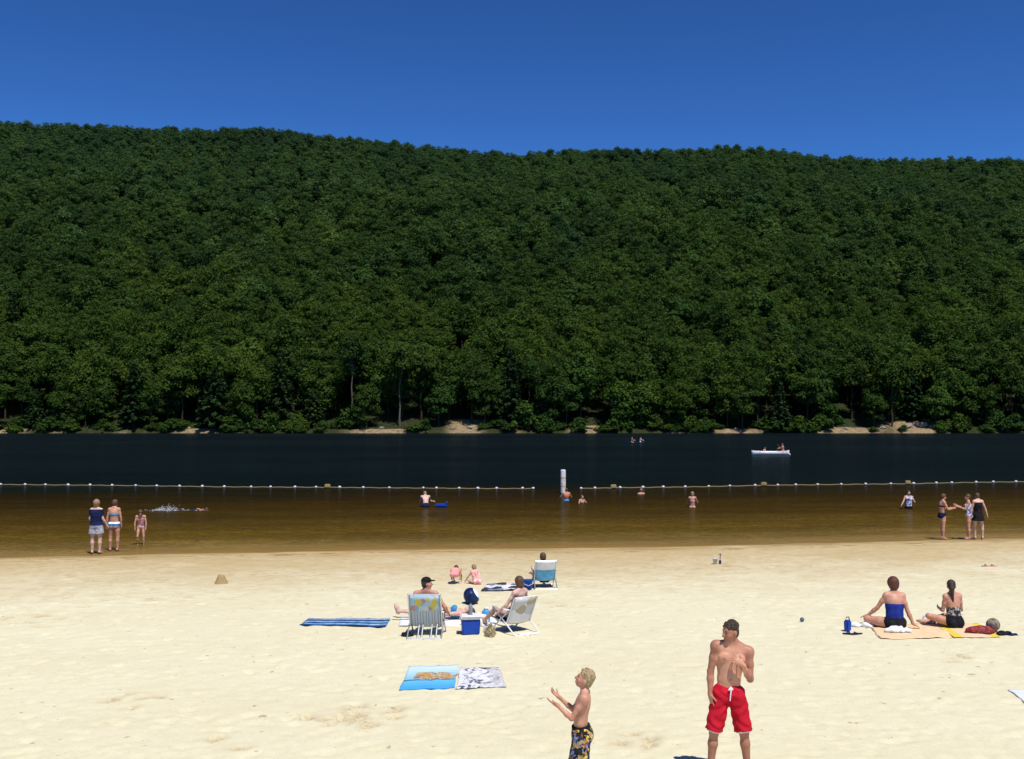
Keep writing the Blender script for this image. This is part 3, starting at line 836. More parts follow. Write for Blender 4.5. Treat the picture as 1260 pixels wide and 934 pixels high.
def person(label, loc, rz, H, pose, clothes=(), hair=None, skin=SKIN, female=False, head=1.0, bulk=1.0, vox=.012, group=None, child=False, face=False, ground_='auto', extra=None, waterline=None):
    ps, J = build_body(H, pose, female, head, bulk, vox * .75, child)
    lo = np.min([p.box()[0] for p in ps], 0); hi = np.max([p.box()[1] for p in ps], 0)
    U = J['U']; hs = J['hs']; h3 = J['h3']
    items = []
    for c in clothes: items.append(c(J, ps))
    hairp = hair(J)[0] if hair else []
    allp = hairp + [p for it in items for p in it.get('prims', [])]
    for p in allp:
        a, b_ = p.box(); lo = np.minimum(lo, a); hi = np.maximum(hi, b_)
    lo = lo - .02; hi = hi + .02
    g = Grid(lo, hi, vox)
    F = g.field(ps)
    v, q = surface_nets(F, g, 2)
    zoff = -v[:, 2].min() if ground_ == 'auto' else ground_
    root = empty('person', (loc[0], loc[1], loc[2]), rz)
    tag(root, label, 'person', group)
    col = np.ones((len(v), 3))
    hl = (v - J['C']) @ J['hf'].T / hs
    ishead = (np.abs(hl) < .14).all(1)
    def paint(c, r, colr, soft=.4):
        d = np.linalg.norm((hl - np.array(c)) / np.array(r), axis=1); w_ = np.clip((1 - d) / soft, 0, 1) * ishead
        col[:] = col * (1 - w_[:, None]) + np.array(colr) * w_[:, None]
    if face:
        for sx in (1, -1):
            paint((sx * .031, .085, .000), (.017, .03, .008), (.5, .42, .42)); paint((sx * .031, .09, .000), (.008, .03, .007), (.06, .05, .05))
            paint((sx * .033, .09, .021), (.025, .03, .006), (.22, .15, .12))
            paint((sx * .045, .07, -.035), (.03, .04, .025), (1.08, .82, .78), 1)
        paint((0, .10, -.070), (.024, .02, .012), (.85, .48, .46), .6)
        if not child: paint((0, .07, -.085), (.06, .07, .04), (.72, .66, .64), 1)
    # hands, knees and elbows a little redder
    for k_ in ('knL', 'knR', 'elL', 'elR', 'wrL', 'wrR'):
        d = np.linalg.norm(v - J[k_], axis=1) / (.085 * U); col *= 1 - np.clip(1 - d, 0, 1)[:, None] * np.array([.02, .12, .12])
    if extra: extra(v, J, col)
    v = v + [0, 0, zoff]
    me = mesh_from('body', v, q); add_attr(me, 'Col', col)
    link('body', me, skin, root)
    for it in items:
        if 'prims_only' in it: Fc = g.field(it['prims'])
        else:
            Fc = g.field([p for p in ps if p.t in it['tags']], it['infl']) if it['tags'] else g.new()
            if it.get('prims'): Fc = np.minimum(Fc, g.field(it['prims']))
        P = g.pts((slice(None),) * 3)
        Fc = Fc + wrinkle(P, it.get('wr', .002)).astype(np.float32)
        for pl in it.get('planes', []):
            Fc = np.maximum(Fc, ((P - pl[0]) @ unit(pl[1])).astype(np.float32))
        if it.get('minus'):
            Fc = np.maximum(Fc, -g.field(it['minus']))
        cv, cq = surface_nets(Fc, g, 1)
        if len(cv) == 0: continue
        me = mesh_from(it['name'], cv + [0, 0, zoff], cq)
        o = link(it['name'], me, it['mat'], root)
        if it.get('label'): o['label'] = it['label']
    if hair:
        hp, minus, hm = hair(J)
        Fh = g.field(hp)
        P = g.pts((slice(None),) * 3)
        Fh = Fh + (.0022 * np.sin(P[..., 0] * 140 + 2 * np.sin(P[..., 2] * 60)) * np.sin(P[..., 1] * 45 + P[..., 2] * 30)).astype(np.float32)
        if minus: Fh = np.maximum(Fh, -g.field(minus))
        hv, hq = surface_nets(Fh, g, 1)
        link('hair', mesh_from('hair', hv + [0, 0, zoff], hq), hm, root)
    J['zoff'] = zoff; J['root'] = root
    return root, J

# ---- hair styles
def hair_short(mat, infl=.008, tufts=0, tl=1.0):
    def f(J):
        h3, hf, hs = J['h3'], J['hf'], J['hs']
        tf_ = []; rs = np.random.RandomState(3)
        for i in range(tufts):
            a = rs.uniform(0, 6.28); e = rs.uniform(.25, 1.45); r = np.array([.074 * math.cos(a) * math.cos(e), -.016 + .09 * math.sin(a) * math.cos(e), .026 + .088 * math.sin(e)])
            q = r * 1.0 + np.array([rs.normal() * .016 * tl, (.012 + rs.normal() * .012) * tl, (.010 + abs(rs.normal()) * .010) * tl]) + (r - [0, -.016, .026]) * .16 * tl
            tf_.append(Cone(h3(*r), h3(*q), .017 * hs, .006 * hs, .008 * hs))
        return (tf_ + [Ell(h3(0, -.016, .026), hf, np.array([.076 + infl, .090 + infl, .088 + infl]) * hs, .01 * hs), Ell(h3(0, -.045, -.035), hf, np.array([.066, .055, .065]) * hs, .02 * hs)],
                [Ell(h3(0, .110, -.010), hf, np.array([.090, .084, .090]) * hs, .012)] + [Ell(h3(sx * .088, .03, -.048), hf, np.array([.034, .056, .070]) * hs, .012) for sx in (1, -1)], mat)
    return f
def hair_bob(mat, ln=.11, tail=0, infl=.016):
    def f(J):
        h3, hf, hs = J['h3'], J['hf'], J['hs']
        p = [Ell(h3(0, -.014, .028), hf, np.array([.078 + infl, .092 + infl, .088 + infl]) * hs, .01 * hs),
             Ell(h3(0, -.05, -.04), hf, np.array([.08, .06, .06 + ln * .4]) * hs, .02 * hs)]
        for sx in (1, -1): p.append(Cone(h3(sx * .07, -.02, .0), h3(sx * .072, -.03, -ln), .03 * hs, .022 * hs, .02 * hs))
        if tail:
            p += [Cone(h3(0, -.09, .02), h3(.01, -.125, -.08), .042 * hs, .045 * hs, .02 * hs), Cone(h3(.01, -.125, -.08), h3(.02, -.10, -.08 - tail), .045 * hs, .016 * hs, .02 * hs)]
        return (p, [Ell(h3(0, .125, -.035), hf, np.array([.066, .085, .105]) * hs, .004)], mat)
    return f
def hair_ponytail(mat, drop=.2):
    def f(J):
        h3, hf, hs = J['h3'], J['hf'], J['hs']
        p = [Ell(h3(0, -.014, .028), hf, np.array([.083, .097, .093]) * hs, .01 * hs), Ell(h3(0, -.045, -.03), hf, np.array([.066, .055, .06]) * hs, .02 * hs),
             Cone(h3(0, -.10, .0), h3(.0, -.14, -.05), .03 * hs, .042 * hs, .02 * hs), Cone(h3(0, -.14, -.05), h3(0, -.125, -.05 - drop), .042 * hs, .018 * hs, .02 * hs)]
        return (p, [Ell(h3(0, .125, -.03), hf, np.array([.07, .085, .1]) * hs, .004)], mat)
    return f

# ---- clothes
def shorts(name, mat, t=.8, r0=.105, r1=.10, top=.09, wr=.005, r2=None, tlo=None, label=None):
    def f(J, ps):
        U = J['U']; pr = []
        for s in 'LR':
            a, k = J['hip' + s], J['kn' + s]; e = a + (k - a) * t
            pr.append(Cone(a, e, r0 * U, r1 * U, .03 * U, 'c', True))
        pr.append(Ell(J['P'], J['pf'], np.array([.168, .122, .13]) * U * (r0 / .105), .04 * U))
        for sx in (1, -1): pr.append(Ell(J['P'] + J['pf'][0] * sx * .075 * U - J['pf'][1] * .06 * U - J['pf'][2] * .045 * U, J['pf'], np.array([.09, .085, .09]) * U, .03 * U))
        pl = [(J['P'] + J['sp1'] * top * U, J['sp1'])]
        return dict(name=name, mat=mat, tags=[], infl=0, prims=pr, planes=pl, wr=wr, label=label)
    return f
def band(name, mat, lo, hi, infl=.008, tags=('torso',), wr=.001, label=None):
    """tight garment on the torso between two heights (units along the spine from the pelvis, lo<0 reaches the crotch)"""
    def f(J, ps):
        U = J['U']
        A = J['P'] + J['sp1'] * lo * U if lo < .21 else J['mid'] + J['sp2'] * (lo - .21) * U
        B = J['P'] + J['sp1'] * hi * U if hi < .21 else J['mid'] + J['sp2'] * (hi - .21) * U
        na = J['sp1'] if lo < .21 else J['sp2']; nb = J['sp1'] if hi < .21 else J['sp2']
        return dict(name=name, mat=mat, tags=list(tags), infl=infl, planes=[(A, -na), (B, nb)], wr=wr, label=label)
    return f
def tee(name, mat, hem=.02, infl=.018, sleeve=.5, top=.505):
    def f(J, ps):
        U = J['U']; pr = []
        for s in 'LR':
            if sleeve: pr.append(Cone(J['sh' + s], J['sh' + s] + (J['el' + s] - J['sh' + s]) * sleeve, .068 * U, .062 * U, .02 * U, 'c', True))
        return dict(name=name, mat=mat, tags=['torso', 'shoulder'] if sleeve else ['torso'], infl=infl, prims=pr, planes=[(J['P'] + J['sp1'] * hem * U, -J['sp1']), (J['mid'] + J['sp2'] * (top - .21) * U, J['sp2'])], wr=.004)
    return f
def dress(name, mat, top=.45, hem=.55, flare=.17):
    def f(J, ps):
        U = J['U']; kn = (J['knL'] + J['knR']) / 2; e = J['P'] + (kn - J['P']) * hem
        return dict(name=name, mat=mat, tags=['torso'], infl=.014, prims=[Cone(J['P'] + J['sp1'] * .12 * U, e, .125 * U, flare * U, .05 * U, 'c', True)],
                    planes=[(J['mid'] + J['sp2'] * (top - .21) * U, J['sp2'])], wr=.004)
    return f
def cap(mat):
    def f(J, ps):
        h3, hf, hs = J['h3'], J['hf'], J['hs']
        return dict(name='cap', mat=mat, tags=[], infl=0, prims=[Ell(h3(0, -.012, .04), hf, np.array([.090, .104, .085]) * hs, .008), Ell(h3(0, .105, .045), hf, np.array([.066, .07, .012]) * hs, .008)], planes=[(h3(0, 0, .032), -hf[2])], wr=0)
    return f
# ================================================================== beach people in front
g0 = lambda px, py, l=0: tuple(at(px, py, l))
def drawcord(J, ps):
    U = J['U']; a = J['P'] + J['pf'][1] * .118 * U
    pr = [Cone(a + V(.0, .012, .075) * U, a + V(.02, .016, .055) * U, .010 * U, .010 * U, .004), Cone(a + V(0, .012, .075) * U, a + V(-.022, .016, .05) * U, .010 * U, .010 * U, .004),
          Cone(a + V(.004, .014, .07) * U, a + V(-.004, .022, .0) * U, .009 * U, .008 * U, .004), Cone(a + V(-.004, .022, .0) * U, a + V(-.012, .024, -.065) * U, .008 * U, .008 * U, .004)]
    return dict(name='drawcord', mat=C_WHITE, tags=[], infl=0, prims=pr, wr=0)
def hem(t0, t1, r, mat):
    def f(J, ps):
        U = J['U']; pr = []
        pl = []
        for s in 'LR':
            a, k = J['hip' + s], J['kn' + s]
            pr.append(Cone(a + (k - a) * t0, a + (k - a) * t1, r * U, r * U, .004, 'c', True))
        kz = (J['hipL'][2] + (J['knL'][2] - J['hipL'][2]) * t0)
        return dict(name='hem_lining', mat=mat, tags=[], infl=0, prims=pr, planes=[(np.array([0, 0, kz]), np.array([0, 0, 1.0]))], wr=.002)
    return f
def chest_paint(v, J, col):
    U = J['U']; cf = J['cf']
    for sx in (1, -1):
        p = J['mid'] + J['sp2'] * .165 * U + cf[0] * sx * .085 * U + cf[1] * .108 * U
        d = np.linalg.norm(v - p, axis=1) / (.017 * U); col *= 1 - np.clip(1.4 - d, 0, 1)[:, None] * np.array([.3, .5, .5])
    p = J['P'] + J['sp1'] * .155 * U + J['pf'][1] * .1 * U
    d = np.linalg.norm(v - p, axis=1) / (.015 * U); col *= 1 - np.clip(1.3 - d, 0, 1)[:, None] * .6
def man_paint(v, J, col):
    chest_paint(v, J, col)
    # forearms and lower legs more tanned than the torso
    # tan plus shade painted into arms, face and neck; torso lightened
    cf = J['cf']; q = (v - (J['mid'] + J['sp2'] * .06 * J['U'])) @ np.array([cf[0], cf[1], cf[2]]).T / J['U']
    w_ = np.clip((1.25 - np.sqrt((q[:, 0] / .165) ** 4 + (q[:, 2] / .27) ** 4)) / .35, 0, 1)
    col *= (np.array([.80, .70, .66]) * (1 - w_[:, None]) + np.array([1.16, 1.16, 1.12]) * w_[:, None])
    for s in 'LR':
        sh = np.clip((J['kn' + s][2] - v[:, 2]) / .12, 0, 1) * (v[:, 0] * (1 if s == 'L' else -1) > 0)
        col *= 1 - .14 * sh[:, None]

man_pose = dict(spine=(.05, .0, 1), chest=(.12, .05, 1), chest_left=(1, .10, -.20), pelvis_left=(1, 0, -.02),
                neck=(-.04, .16, 1), head_left=(.40, .90, .06), head_up=(-.14, .16, 1),
                armRu=(-.20, -.08, -1), armRf=(-.05, .18, -1), handR=(.10, .30, -1), palmR=(.9, -.25, 0), curlR=.28,
                armLu=(.03, .10, -1), armLf=(-.46, .52, .78), handL=(-.75, .10, .55), palmL=(-.30, -.9, .1), curlL=.8, shL=(0, 0, -.015),
                legLu=(.19, .05, -1), legLf=(.10, -.04, -1), legRu=(-.19, .03, -1), legRf=(-.10, -.03, -1), footL=(.4, 1, -.15), footR=(-.35, 1, -.15))
mx, my, mz = at(897, 955)
person('shirtless dark haired man in red swim shorts, one hand raised to his chest', (mx, my, mz), 0, 1.80, man_pose,
       [shorts('swim_shorts', C_RED, .95, .101, .100, .085, .009), hem(.92, .985, .088, C_WHITE), drawcord],
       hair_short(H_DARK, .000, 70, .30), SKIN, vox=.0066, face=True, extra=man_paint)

boy_pose = dict(pelvis_up=(0, .16, 1), spine=(0, .10, 1), chest=(0, -.22, 1), neck=(0, .22, 1), head_up=(0, -.40, 1), head_left=(1, .05, 0),
                armLu=(.12, .55, -.85), armLf=(-.10, .78, .66), handL=(-.05, .95, .45), palmL=(-.35, -.3, .9), curlL=.22,
                armRu=(-.1, .55, -.8), armRf=(.10, .80, .72), handR=(.1, .75, .65), palmR=(.3, -.5, .8), curlR=.20, spread=.20,
                legLu=(.08, .10, -1), legLf=(.02, -.08, -1), legRu=(-.08, .16, -1), legRf=(-.02, -.16, -1))
bx_, by_, bz_ = at(716, 992)
person('shirtless blond boy in floral swim trunks looking up with both hands out', (bx_, by_, bz_), R(-97), 1.42, boy_pose,
       [shorts('swim_trunks', C_FLORAL, .96, .118, .128, .085, .006), band('waistband', C_BLACK, .055, .10, .022, ('torso',), 0)],
       hair_short(H_BLOND, .004, 60, .55), SKIN, head=1.13, vox=.0062, face=True, child=True, extra=chest_paint)

# ------------------------------------------------------------------ beach chairs
def metal(name, c, rough=.35, met=.9):
    m = NT(name); n = m.noise(m.coord('Object'), 30, 2, .5); m.principled(m.ramp(n.outputs['Fac'], [(.3, tuple(x * .85 for x in c)), (.7, c)]), rough, .5, None, met); return m.m
ALU = metal('aluminium', (.75, .76, .78)); WHITE_METAL = metal('white_paint_metal', (.78, .78, .76), .45, 0)
PLASTIC_W = cloth_mat('white_plastic', (.74, .74, .73), (.79, .79, .78), 12, .4)
def tube_obj(name, paths, r, mat, parent, k=8):
    parts = [tube_np(p, [r] * len(p), k) for p in paths]
    v, f = cat_np(parts); return link(name, mesh_from(name, v, f), mat, parent)
def sheet(name, P, mat, parent, th=.012):
    """P: (n,m,3) grid of points -> thin double-sided slab"""
    n, m_ = P.shape[:2]
    me = grid_mesh(name, P[..., 0], P[..., 1], P[..., 2]); o = link(name, me, mat, parent)
    md = o.modifiers.new('solid', 'SOLIDIFY'); md.thickness = th; md.offset = 0
    return o
def beach_chair(label, loc, rz, back_mat, seat_mat, frame_mat, w=.56, hgt=.80, rec=.34, arm=PLASTIC_W, headmat=None, comb=False):
    r = empty('beach_chair', loc, rz); tag(r, label, 'beach chair')
    hw = w / 2
    paths = []
    for s in (-1, 1):
        x = s * hw
        paths += [[(x, .20, .20), (x, .20 + rec * .5, .20 + (hgt - .2) * .5), (x, .20 + rec, hgt)],
                  [(x, -.30, .27), (x, .20, .20)], [(x * 1.05, -.28, .012), (x * 1.05, .0, .25), (x * 1.05, .30, .45)],
                  [(x * 1.05, .50, .012), (x * 1.05, .15, .24), (x * 1.05, -.24, .46)]]
    paths += [[(-hw, .20 + rec, hgt), (hw, .20 + rec, hgt)], [(-hw, -.30, .27), (hw, -.30, .27)], [(-hw * 1.05, .50, .012), (hw * 1.05, .50, .012)], [(-hw * 1.05, -.28, .012), (hw * 1.05, -.28, .012)]]
    for x in ((-.36, -.2, .08, .2) if comb else ()): paths += [[(x * w, .215 + .02, .24), (x * w, .40, .10), (x * w, .50, .012)]]
    tube_obj('frame', paths, .0145, frame_mat, r)
    for s in (-1, 1):
        bm = bmesh.new(); bmesh.ops.create_cube(bm, size=1)
        bmesh.ops.scale(bm, vec=(.05, .56, .024), verts=bm.verts); bmesh.ops.translate(bm, vec=(s * hw * 1.05, .03, .475), verts=bm.verts)
        bmesh.ops.bevel(bm, geom=bm.edges[:], offset=.01, segments=2, affect='EDGES')
        me = bpy.data.meshes.new('armrest'); bm.to_mesh(me); bm.free(); link('armrest', me, arm, r)
    u = np.linspace(0, 1, 9); v = np.linspace(0, 1, 9); UU, VV = np.meshgrid(u, v, indexing='ij')
    xx = (UU - .5) * (w - .02); sag = np.sin(UU * math.pi) * .03
    sheet('seat_fabric', np.stack([xx, -.30 + VV * .50, .27 - .07 * VV - sag], -1), seat_mat, r, .006)
    def back(v0, v1, nm, mt, off=0.0):
        vv_ = np.linspace(v0, v1, 7); UU, VV = np.meshgrid(u, vv_, indexing='ij'); xx = (UU - .5) * (w - .02); sag = np.sin(UU * math.pi) * .035 * (1 - .4 * VV)
        return sheet(nm, np.stack([xx, .20 + rec * VV + sag + off, .2 + (hgt - .2) * VV - sag * .4], -1), mt, r, .006)
    if headmat:
        back(.0, .55, 'back_fabric', back_mat); back(.552, 1.0, 'headrest', headmat, .006)
    else: back(0, 1, 'back_fabric', back_mat)
    return r

def wild_mat(name):
    m = NT(name); v = m.coord('Object'); s = m.n('ShaderNodeSeparateXYZ'); m.l(v, s.inputs[0])
    w_ = m.n('ShaderNodeTexVoronoi'); w_.inputs['Scale'].default_value = 10; m.l(v, w_.inputs['Vector']); sc = m.n('ShaderNodeSeparateColor'); m.l(w_.outputs['Color'], sc.inputs[0])
    st = m.math('FRACT', m.math('MULTIPLY', s.outputs[0], 9))
    low = m.ramp(st, [(0, (.45, .50, .56)), (.3, (.24, .36, .48)), (.5, (.5, .55, .6)), (.72, (.36, .26, .2)), (.85, (.4, .5, .58))], 'CONSTANT')
    high = m.ramp(sc.outputs[0], [(0, (.48, .27, .25)), (.16, (.60, .50, .12)), (.30, (.36, .54, .66)), (.62, (.28, .42, .55)), (.8, (.50, .60, .66))], 'CONSTANT')
    mid = m.ramp(s.outputs[2], [(.50, 0), (.52, 1)])
    m.principled(m.mix(mid, low, high), .8, .15); return m.m
WILD = wild_mat('bright_chair_print')
GREYBACK = patch_mat('grey_white_print', [(.74, .74, .74), (.55, .55, .56), (.70, .69, .66), (.45, .38, .27), (.72, .72, .72)], 6)
sit_chair = dict(pelvis_up=(0, -.30, .95), spine=(0, -.36, .93), chest=(0, -.32, .95), neck=(0, -.05, 1), legLu=(.16, 1, .22), legRu=(-.16, 1, .22), legLf=(.04, .72, -.62), legRf=(-.04, .72, -.62),
                 footL=(.1, .8, .5), footR=(-.1, .8, .5), armLu=(.42, .18, -.9), armRu=(-.42, .18, -.9), armLf=(.0, .95, -.15), armRf=(.0, .95, -.15), palmL=(-.2, 0, -1), palmR=(.2, 0, -1), head_left=(1, 0, 0))
def seated(label, chair_loc, rz, H, pose, clothes, hair, skin, female, **kw):
    c, s = math.cos(rz), math.sin(rz); ox, oy = 0, .07
    kw.setdefault('ground_', .345)
    return person(label, (chair_loc[0] + c * ox - s * oy, chair_loc[1] + s * ox + c * oy, chair_loc[2]), rz, H, pose, clothes, hair, skin, female, **kw)

c1 = g0(526, 780)
beach_chair('low beach chair with colourful red, yellow and blue patterned back and silver tube frame', c1, R(177), WILD, WILD, ALU, w=.62, hgt=.84, rec=.30, comb=True)
p = dict(sit_chair); p.update(head_left=(.35, 1, 0), head_up=(0, .05, 1), armRu=(-.62, .05, -.85), armRf=(-.1, .7, -.45))
seated('person in a black cap looking right, sitting in the colourful patterned beach chair', c1, R(177), 1.78, p, [cap(C_BLACK), shorts('shorts', C_NAVY, .8, .11, .12, .09)], hair_short(H_DARK), SKIN, False)

c2 = g0(630, 776)
beach_chair('low beach chair with white and grey printed back and white frame, turned to the left', c2, R(216), GREYBACK, C_BLACK, WHITE_METAL, w=.56, hgt=.72, rec=.26)
p = dict(sit_chair); p.update(head_left=(1, .25, 0), head_up=(-.05, .18, 1), neck=(0, .12, 1), chest_left=(1, -.1, 0), armLu=(.45, .35, -.8), armLf=(.2, .75, -.65))
seated('brown haired woman in a pink top sitting in the white and grey beach chair', c2, R(222), 1.68, p, [band('swim_top', C_PINKP, .12, .42, .010), band('swim_bottom', C_SKYB, -.14, .13, .009)], hair_bob(H_BROWN, .09), SKIN_PALE, True)

c3 = g0(669, 722)
beach_chair('low beach chair with white headrest above a light blue back, nearest the water', c3, R(186), cloth_mat('light_blue_fabric', (.10, .38, .62), (.2, .5, .72)), C_NAVY, ALU, w=.52, hgt=.70, rec=.22, headmat=C_WHITE)
p = dict(sit_chair); p.update(head_left=(1, -.1, 0), armLu=(.55, .1, -.75), spine=(.1, -.46, .88), chest=(.2, -.42, .86))
seated('brown haired woman in a dark swimsuit sitting in the blue and white beach chair', c3, R(190), 1.50, p, [band('swimsuit', C_NAVY, -.15, .40, .009)], hair_bob(H_BROWN, .07), SKIN, True, vox=.013, ground_=.25)

# person lying between the chairs
lp = dict(legLu=(.10, .10, -1), legRu=(-.06, .0, -1), legLf=(.03, 0, -1), legRf=(-.03, 0, -1), footL=(.25, 1, -.2), footR=(-.2, 1, -.3), armLu=(.3, 0, -1), armRu=(-.3, 0, -1), armLf=(.1, .05, -1), armRf=(-.1, .05, -1))
root, J = person('person lying on the white towel behind the colourful chair, feet to the left', (0, 0, 0), 0, 1.66, lp, [band('swim_bottom', C_SKYB, -.15, .05, .008), band('swim_top', C_SKYB, .28, .42, .008)], hair_bob(H_BROWN, .05), SKIN_PALE, True, vox=.013)
a = at(481, 764); b = at(591, 764)
root.rotation_euler = (R(-90), 0, R(90 - 180)); root.location = (a[0] + .05, a[1] + .15, a[2] + .155)

# two crouching children in pink
crouch = dict(pelvis_up=(.1, .6, .7), spine=(.15, .9, .45), chest=(.2, .95, .2), neck=(.2, .9, .2), head_up=(.1, .8, .5), legLu=(.25, .85, .55), legRu=(-.25, .85, .55), legLf=(0, -.35, -1), legRf=(0, -.35, -1),
              armLu=(.15, .55, -.8), armRu=(-.15, .55, -.8), armLf=(-.1, .55, -.8), armRf=(.1, .55, -.8))
person('child in a pink swimsuit crouching over the sand, left of the pair in pink', g0(559, 719), R(165), .98, crouch, [band('swimsuit', C_PINK, -.16, .42, .012)], hair_bob(H_BROWN, .06), SKIN, head=1.15, bulk=1.35, child=True, group='children digging in the sand', vox=.012)
sitlow = dict(pelvis_up=(0, .2, 1), spine=(0, .3, 1), chest=(0, .6, .8), neck=(0, .6, .7), head_up=(0, .5, .85), legLu=(.5, .9, .15), legRu=(-.5, .9, .15), legLf=(-.8, .1, -.2), legRf=(.8, .3, -.2),
              armLu=(.4, .5, -.8), armRu=(-.2, .6, -.7), armLf=(.2, .6, -.7), armRf=(.1, .6, -.7))
person('child in a pink and white swimsuit sitting right of the other child in pink', g0(587, 719), R(205), .98, sitlow, [band('swimsuit', C_PINKP, -.16, .42, .012)], hair_bob(H_FAIR, .05), SKIN_PALE, head=1.15, bulk=1.3, child=True, group='children digging in the sand', vox=.012)

# ------------------------------------------------------------------ the two women at the right
A = dict(pelvis_up=(0, -.05, 1), spine=(-.02, .05, 1), chest=(-.03, .12, 1), chest_left=(1, 0, .03), neck=(0, .2, 1), head_left=(1, .0, 0), legLu=(.86, .52, .10), legLf=(-.80, .45, -.18), legRu=(-.35, .92, .10), legRf=(.85, .25, -.2),
         footL=(-.6, .6, .1), footR=(.5, .6, .1), armLu=(.50, .25, -.84), armLf=(.55, .40, -.60), palmL=(0, 0, -1), handL=(.6, .5, -.2), armRu=(-.28, -.12, -.95), armRf=(-.36, -.16, -.92), handR=(-.8, -.2, -.45), palmR=(.1, .1, -1))
pa = g0(1101, 774)
person('woman with short auburn hair in a royal blue strapless top sitting on the peach towel', pa, R(180), 1.84, A,
       [band('swim_top', C_ROYAL, .07, .335, .012), band('swim_bottom', C_BLACK, -.16, .085, .016)], hair_bob(H_AUBURN, .035, infl=.022), SKIN, True, bulk=1.25, head=1.1, vox=.010)
B = dict(pelvis_up=(0, 0, 1), spine=(0, .06, 1), chest=(0, .12, 1), neck=(0, .15, 1), head_left=(.85, .5, 0), legLu=(.8, .6, .22), legLf=(-.75, .4, -.35), legRu=(.1, .95, .1), legRf=(.7, .1, -.2), footL=(-.6, .6, .1), footR=(.5, .6, .1),
         armLu=(.10, .20, -.97), armLf=(-.25, .95, .0), armRu=(-.22, .12, -.95), armRf=(.1, .9, .30), palmR=(.8, 0, .3), palmL=(-.8, 0, .3))
pb = g0(1174, 773)
person('woman with a long dark ponytail in a patterned top sitting on the yellow striped towel', pb, R(190), 1.70, B,
       [band('swim_top', C_BWPRINT, .09, .27, .012), band('skirt', C_BLACK, -.16, .10, .020)], hair_ponytail(H_DARK, .24), SKIN, True, bulk=1.1, head=1.08, vox=.010)

# ------------------------------------------------------------------ towels (cloth lying on the sand)
def pxmat(name, builder):
    m = NT(name); tc = m.n('ShaderNodeTexCoord'); s = m.n('ShaderNodeSeparateXYZ'); m.l(tc.outputs['UV'], s.inputs[0])
    c = builder(m, tc.outputs['UV'], s.outputs[0], s.outputs[1]); n = m.noise(m.coord('Object'), 60, 3, .6)
    m.principled(c, .95, .05, m.bump(n.outputs['Fac'], .4, .01)); return m.m
def towel(name, label, corners, mat, cat='towel', wrinkle_=.018, seed=0, n=28, group=None, lift=-.002, world=False):
    cs = [np.array(c if world else at(*c)) for c in corners]                       # near-left, near-right, far-right, far-left
    u = np.linspace(0, 1, n); UU, VV = np.meshgrid(u, u, indexing='ij')
    P = (cs[0] * ((1 - UU) * (1 - VV))[..., None] + cs[1] * (UU * (1 - VV))[..., None] + cs[2] * (UU * VV)[..., None] + cs[3] * ((1 - UU) * VV)[..., None])
    P[..., 0] += .05 * (fbm(VV * 4 + seed, UU * 3, 300 + seed, 3) - .44); P[..., 1] += .10 * (fbm(UU * 5 + seed, VV * 3, 310 + seed, 3) - .44)
    edge = np.minimum(np.minimum(UU, 1 - UU), np.minimum(VV, 1 - VV))
    P[..., 2] = ground(P[..., 0], P[..., 1]) + lift + .012 + wrinkle_ * 2.2 * np.clip(fbm(P[..., 0] * 4 + seed, P[..., 1] * 5, 320 + seed, 3) - .36, 0, 1) 
    c0 = P.mean((0, 1)); c0[2] = P[..., 2].min() - .006
    Q = P - c0
    me = grid_mesh(name, Q[..., 0], Q[..., 1], Q[..., 2]); uv = me.uv_layers.new(name='UVMap')
    li = np.zeros(len(me.loops), np.int32); me.loops.foreach_get('vertex_index', li)
    uv.data.foreach_set('uv', np.stack([UU.ravel()[li], VV.ravel()[li]], -1).astype(np.float32).ravel())
    o = link(name, me, mat, None, tuple(c0)); tag(o, label, cat, group)
    md = o.modifiers.new('solid', 'SOLIDIFY'); md.thickness = .010; md.offset = 0
    return o
def t_blue(m, uv, U_, V_):
    n = m.noise(uv, 4.2, 5, .65); n2 = m.noise(uv, 6.5, 5, .7, 1.2)
    base = m.ramp(m.math('ADD', V_, m.math('MULTIPLY', m.math('SUBTRACT', n.outputs['Fac'], .5), .12)), [(.0, (.055, .33, .74)), (.33, (.13, .46, .76)), (.37, (.02, .07, .15)), (.41, (.22, .5, .66)), (.75, (.42, .63, .78)), (.9, (.55, .68, .8))])
    mk = m.math('MULTIPLY', m.ramp(V_, [(.34, 0), (.42, 1), (.60, 1), (.82, 0)]), m.ramp(U_, [(.14, 0), (.25, 1), (.72, .9), (.95, .5)]))
    blob = m.ramp(n2.outputs['Fac'], [(.34, (.45, .14, .08)), (.42, (.42, .3, .08)), (.5, (.60, .45, .28)), (.56, (.1, .14, .22)), (.62, (.45, .17, .11)), (.72, (.5, .55, .6))], 'CONSTANT')
    on = m.ramp(m.math('MULTIPLY', mk, m.ramp(n.outputs['Fac'], [(.36, 0), (.44, 1)])), [(.35, 0), (.5, 1)])
    return m.mix(on, base, blob)
def t_grey(m, uv, U_, V_):
    n = m.noise(uv, 3.6, 5, .7, .8); n2 = m.noise(uv, 14, 3, .7)
    c = m.ramp(n.outputs['Fac'], [(.36, (.03, .03, .05)), (.42, (.16, .17, .26)), (.46, (.60, .60, .64)), (.57, (.78, .78, .78)), (.62, (.42, .42, .46)), (.70, (.05, .05, .08))])
    c2 = m.ramp(n2.outputs['Fac'], [(.35, (.30, .30, .34)), (.6, (.62, .6, .58))])
    return m.mix(m.ramp(U_, [(.62, 0), (.8, .75)]), c, c2)
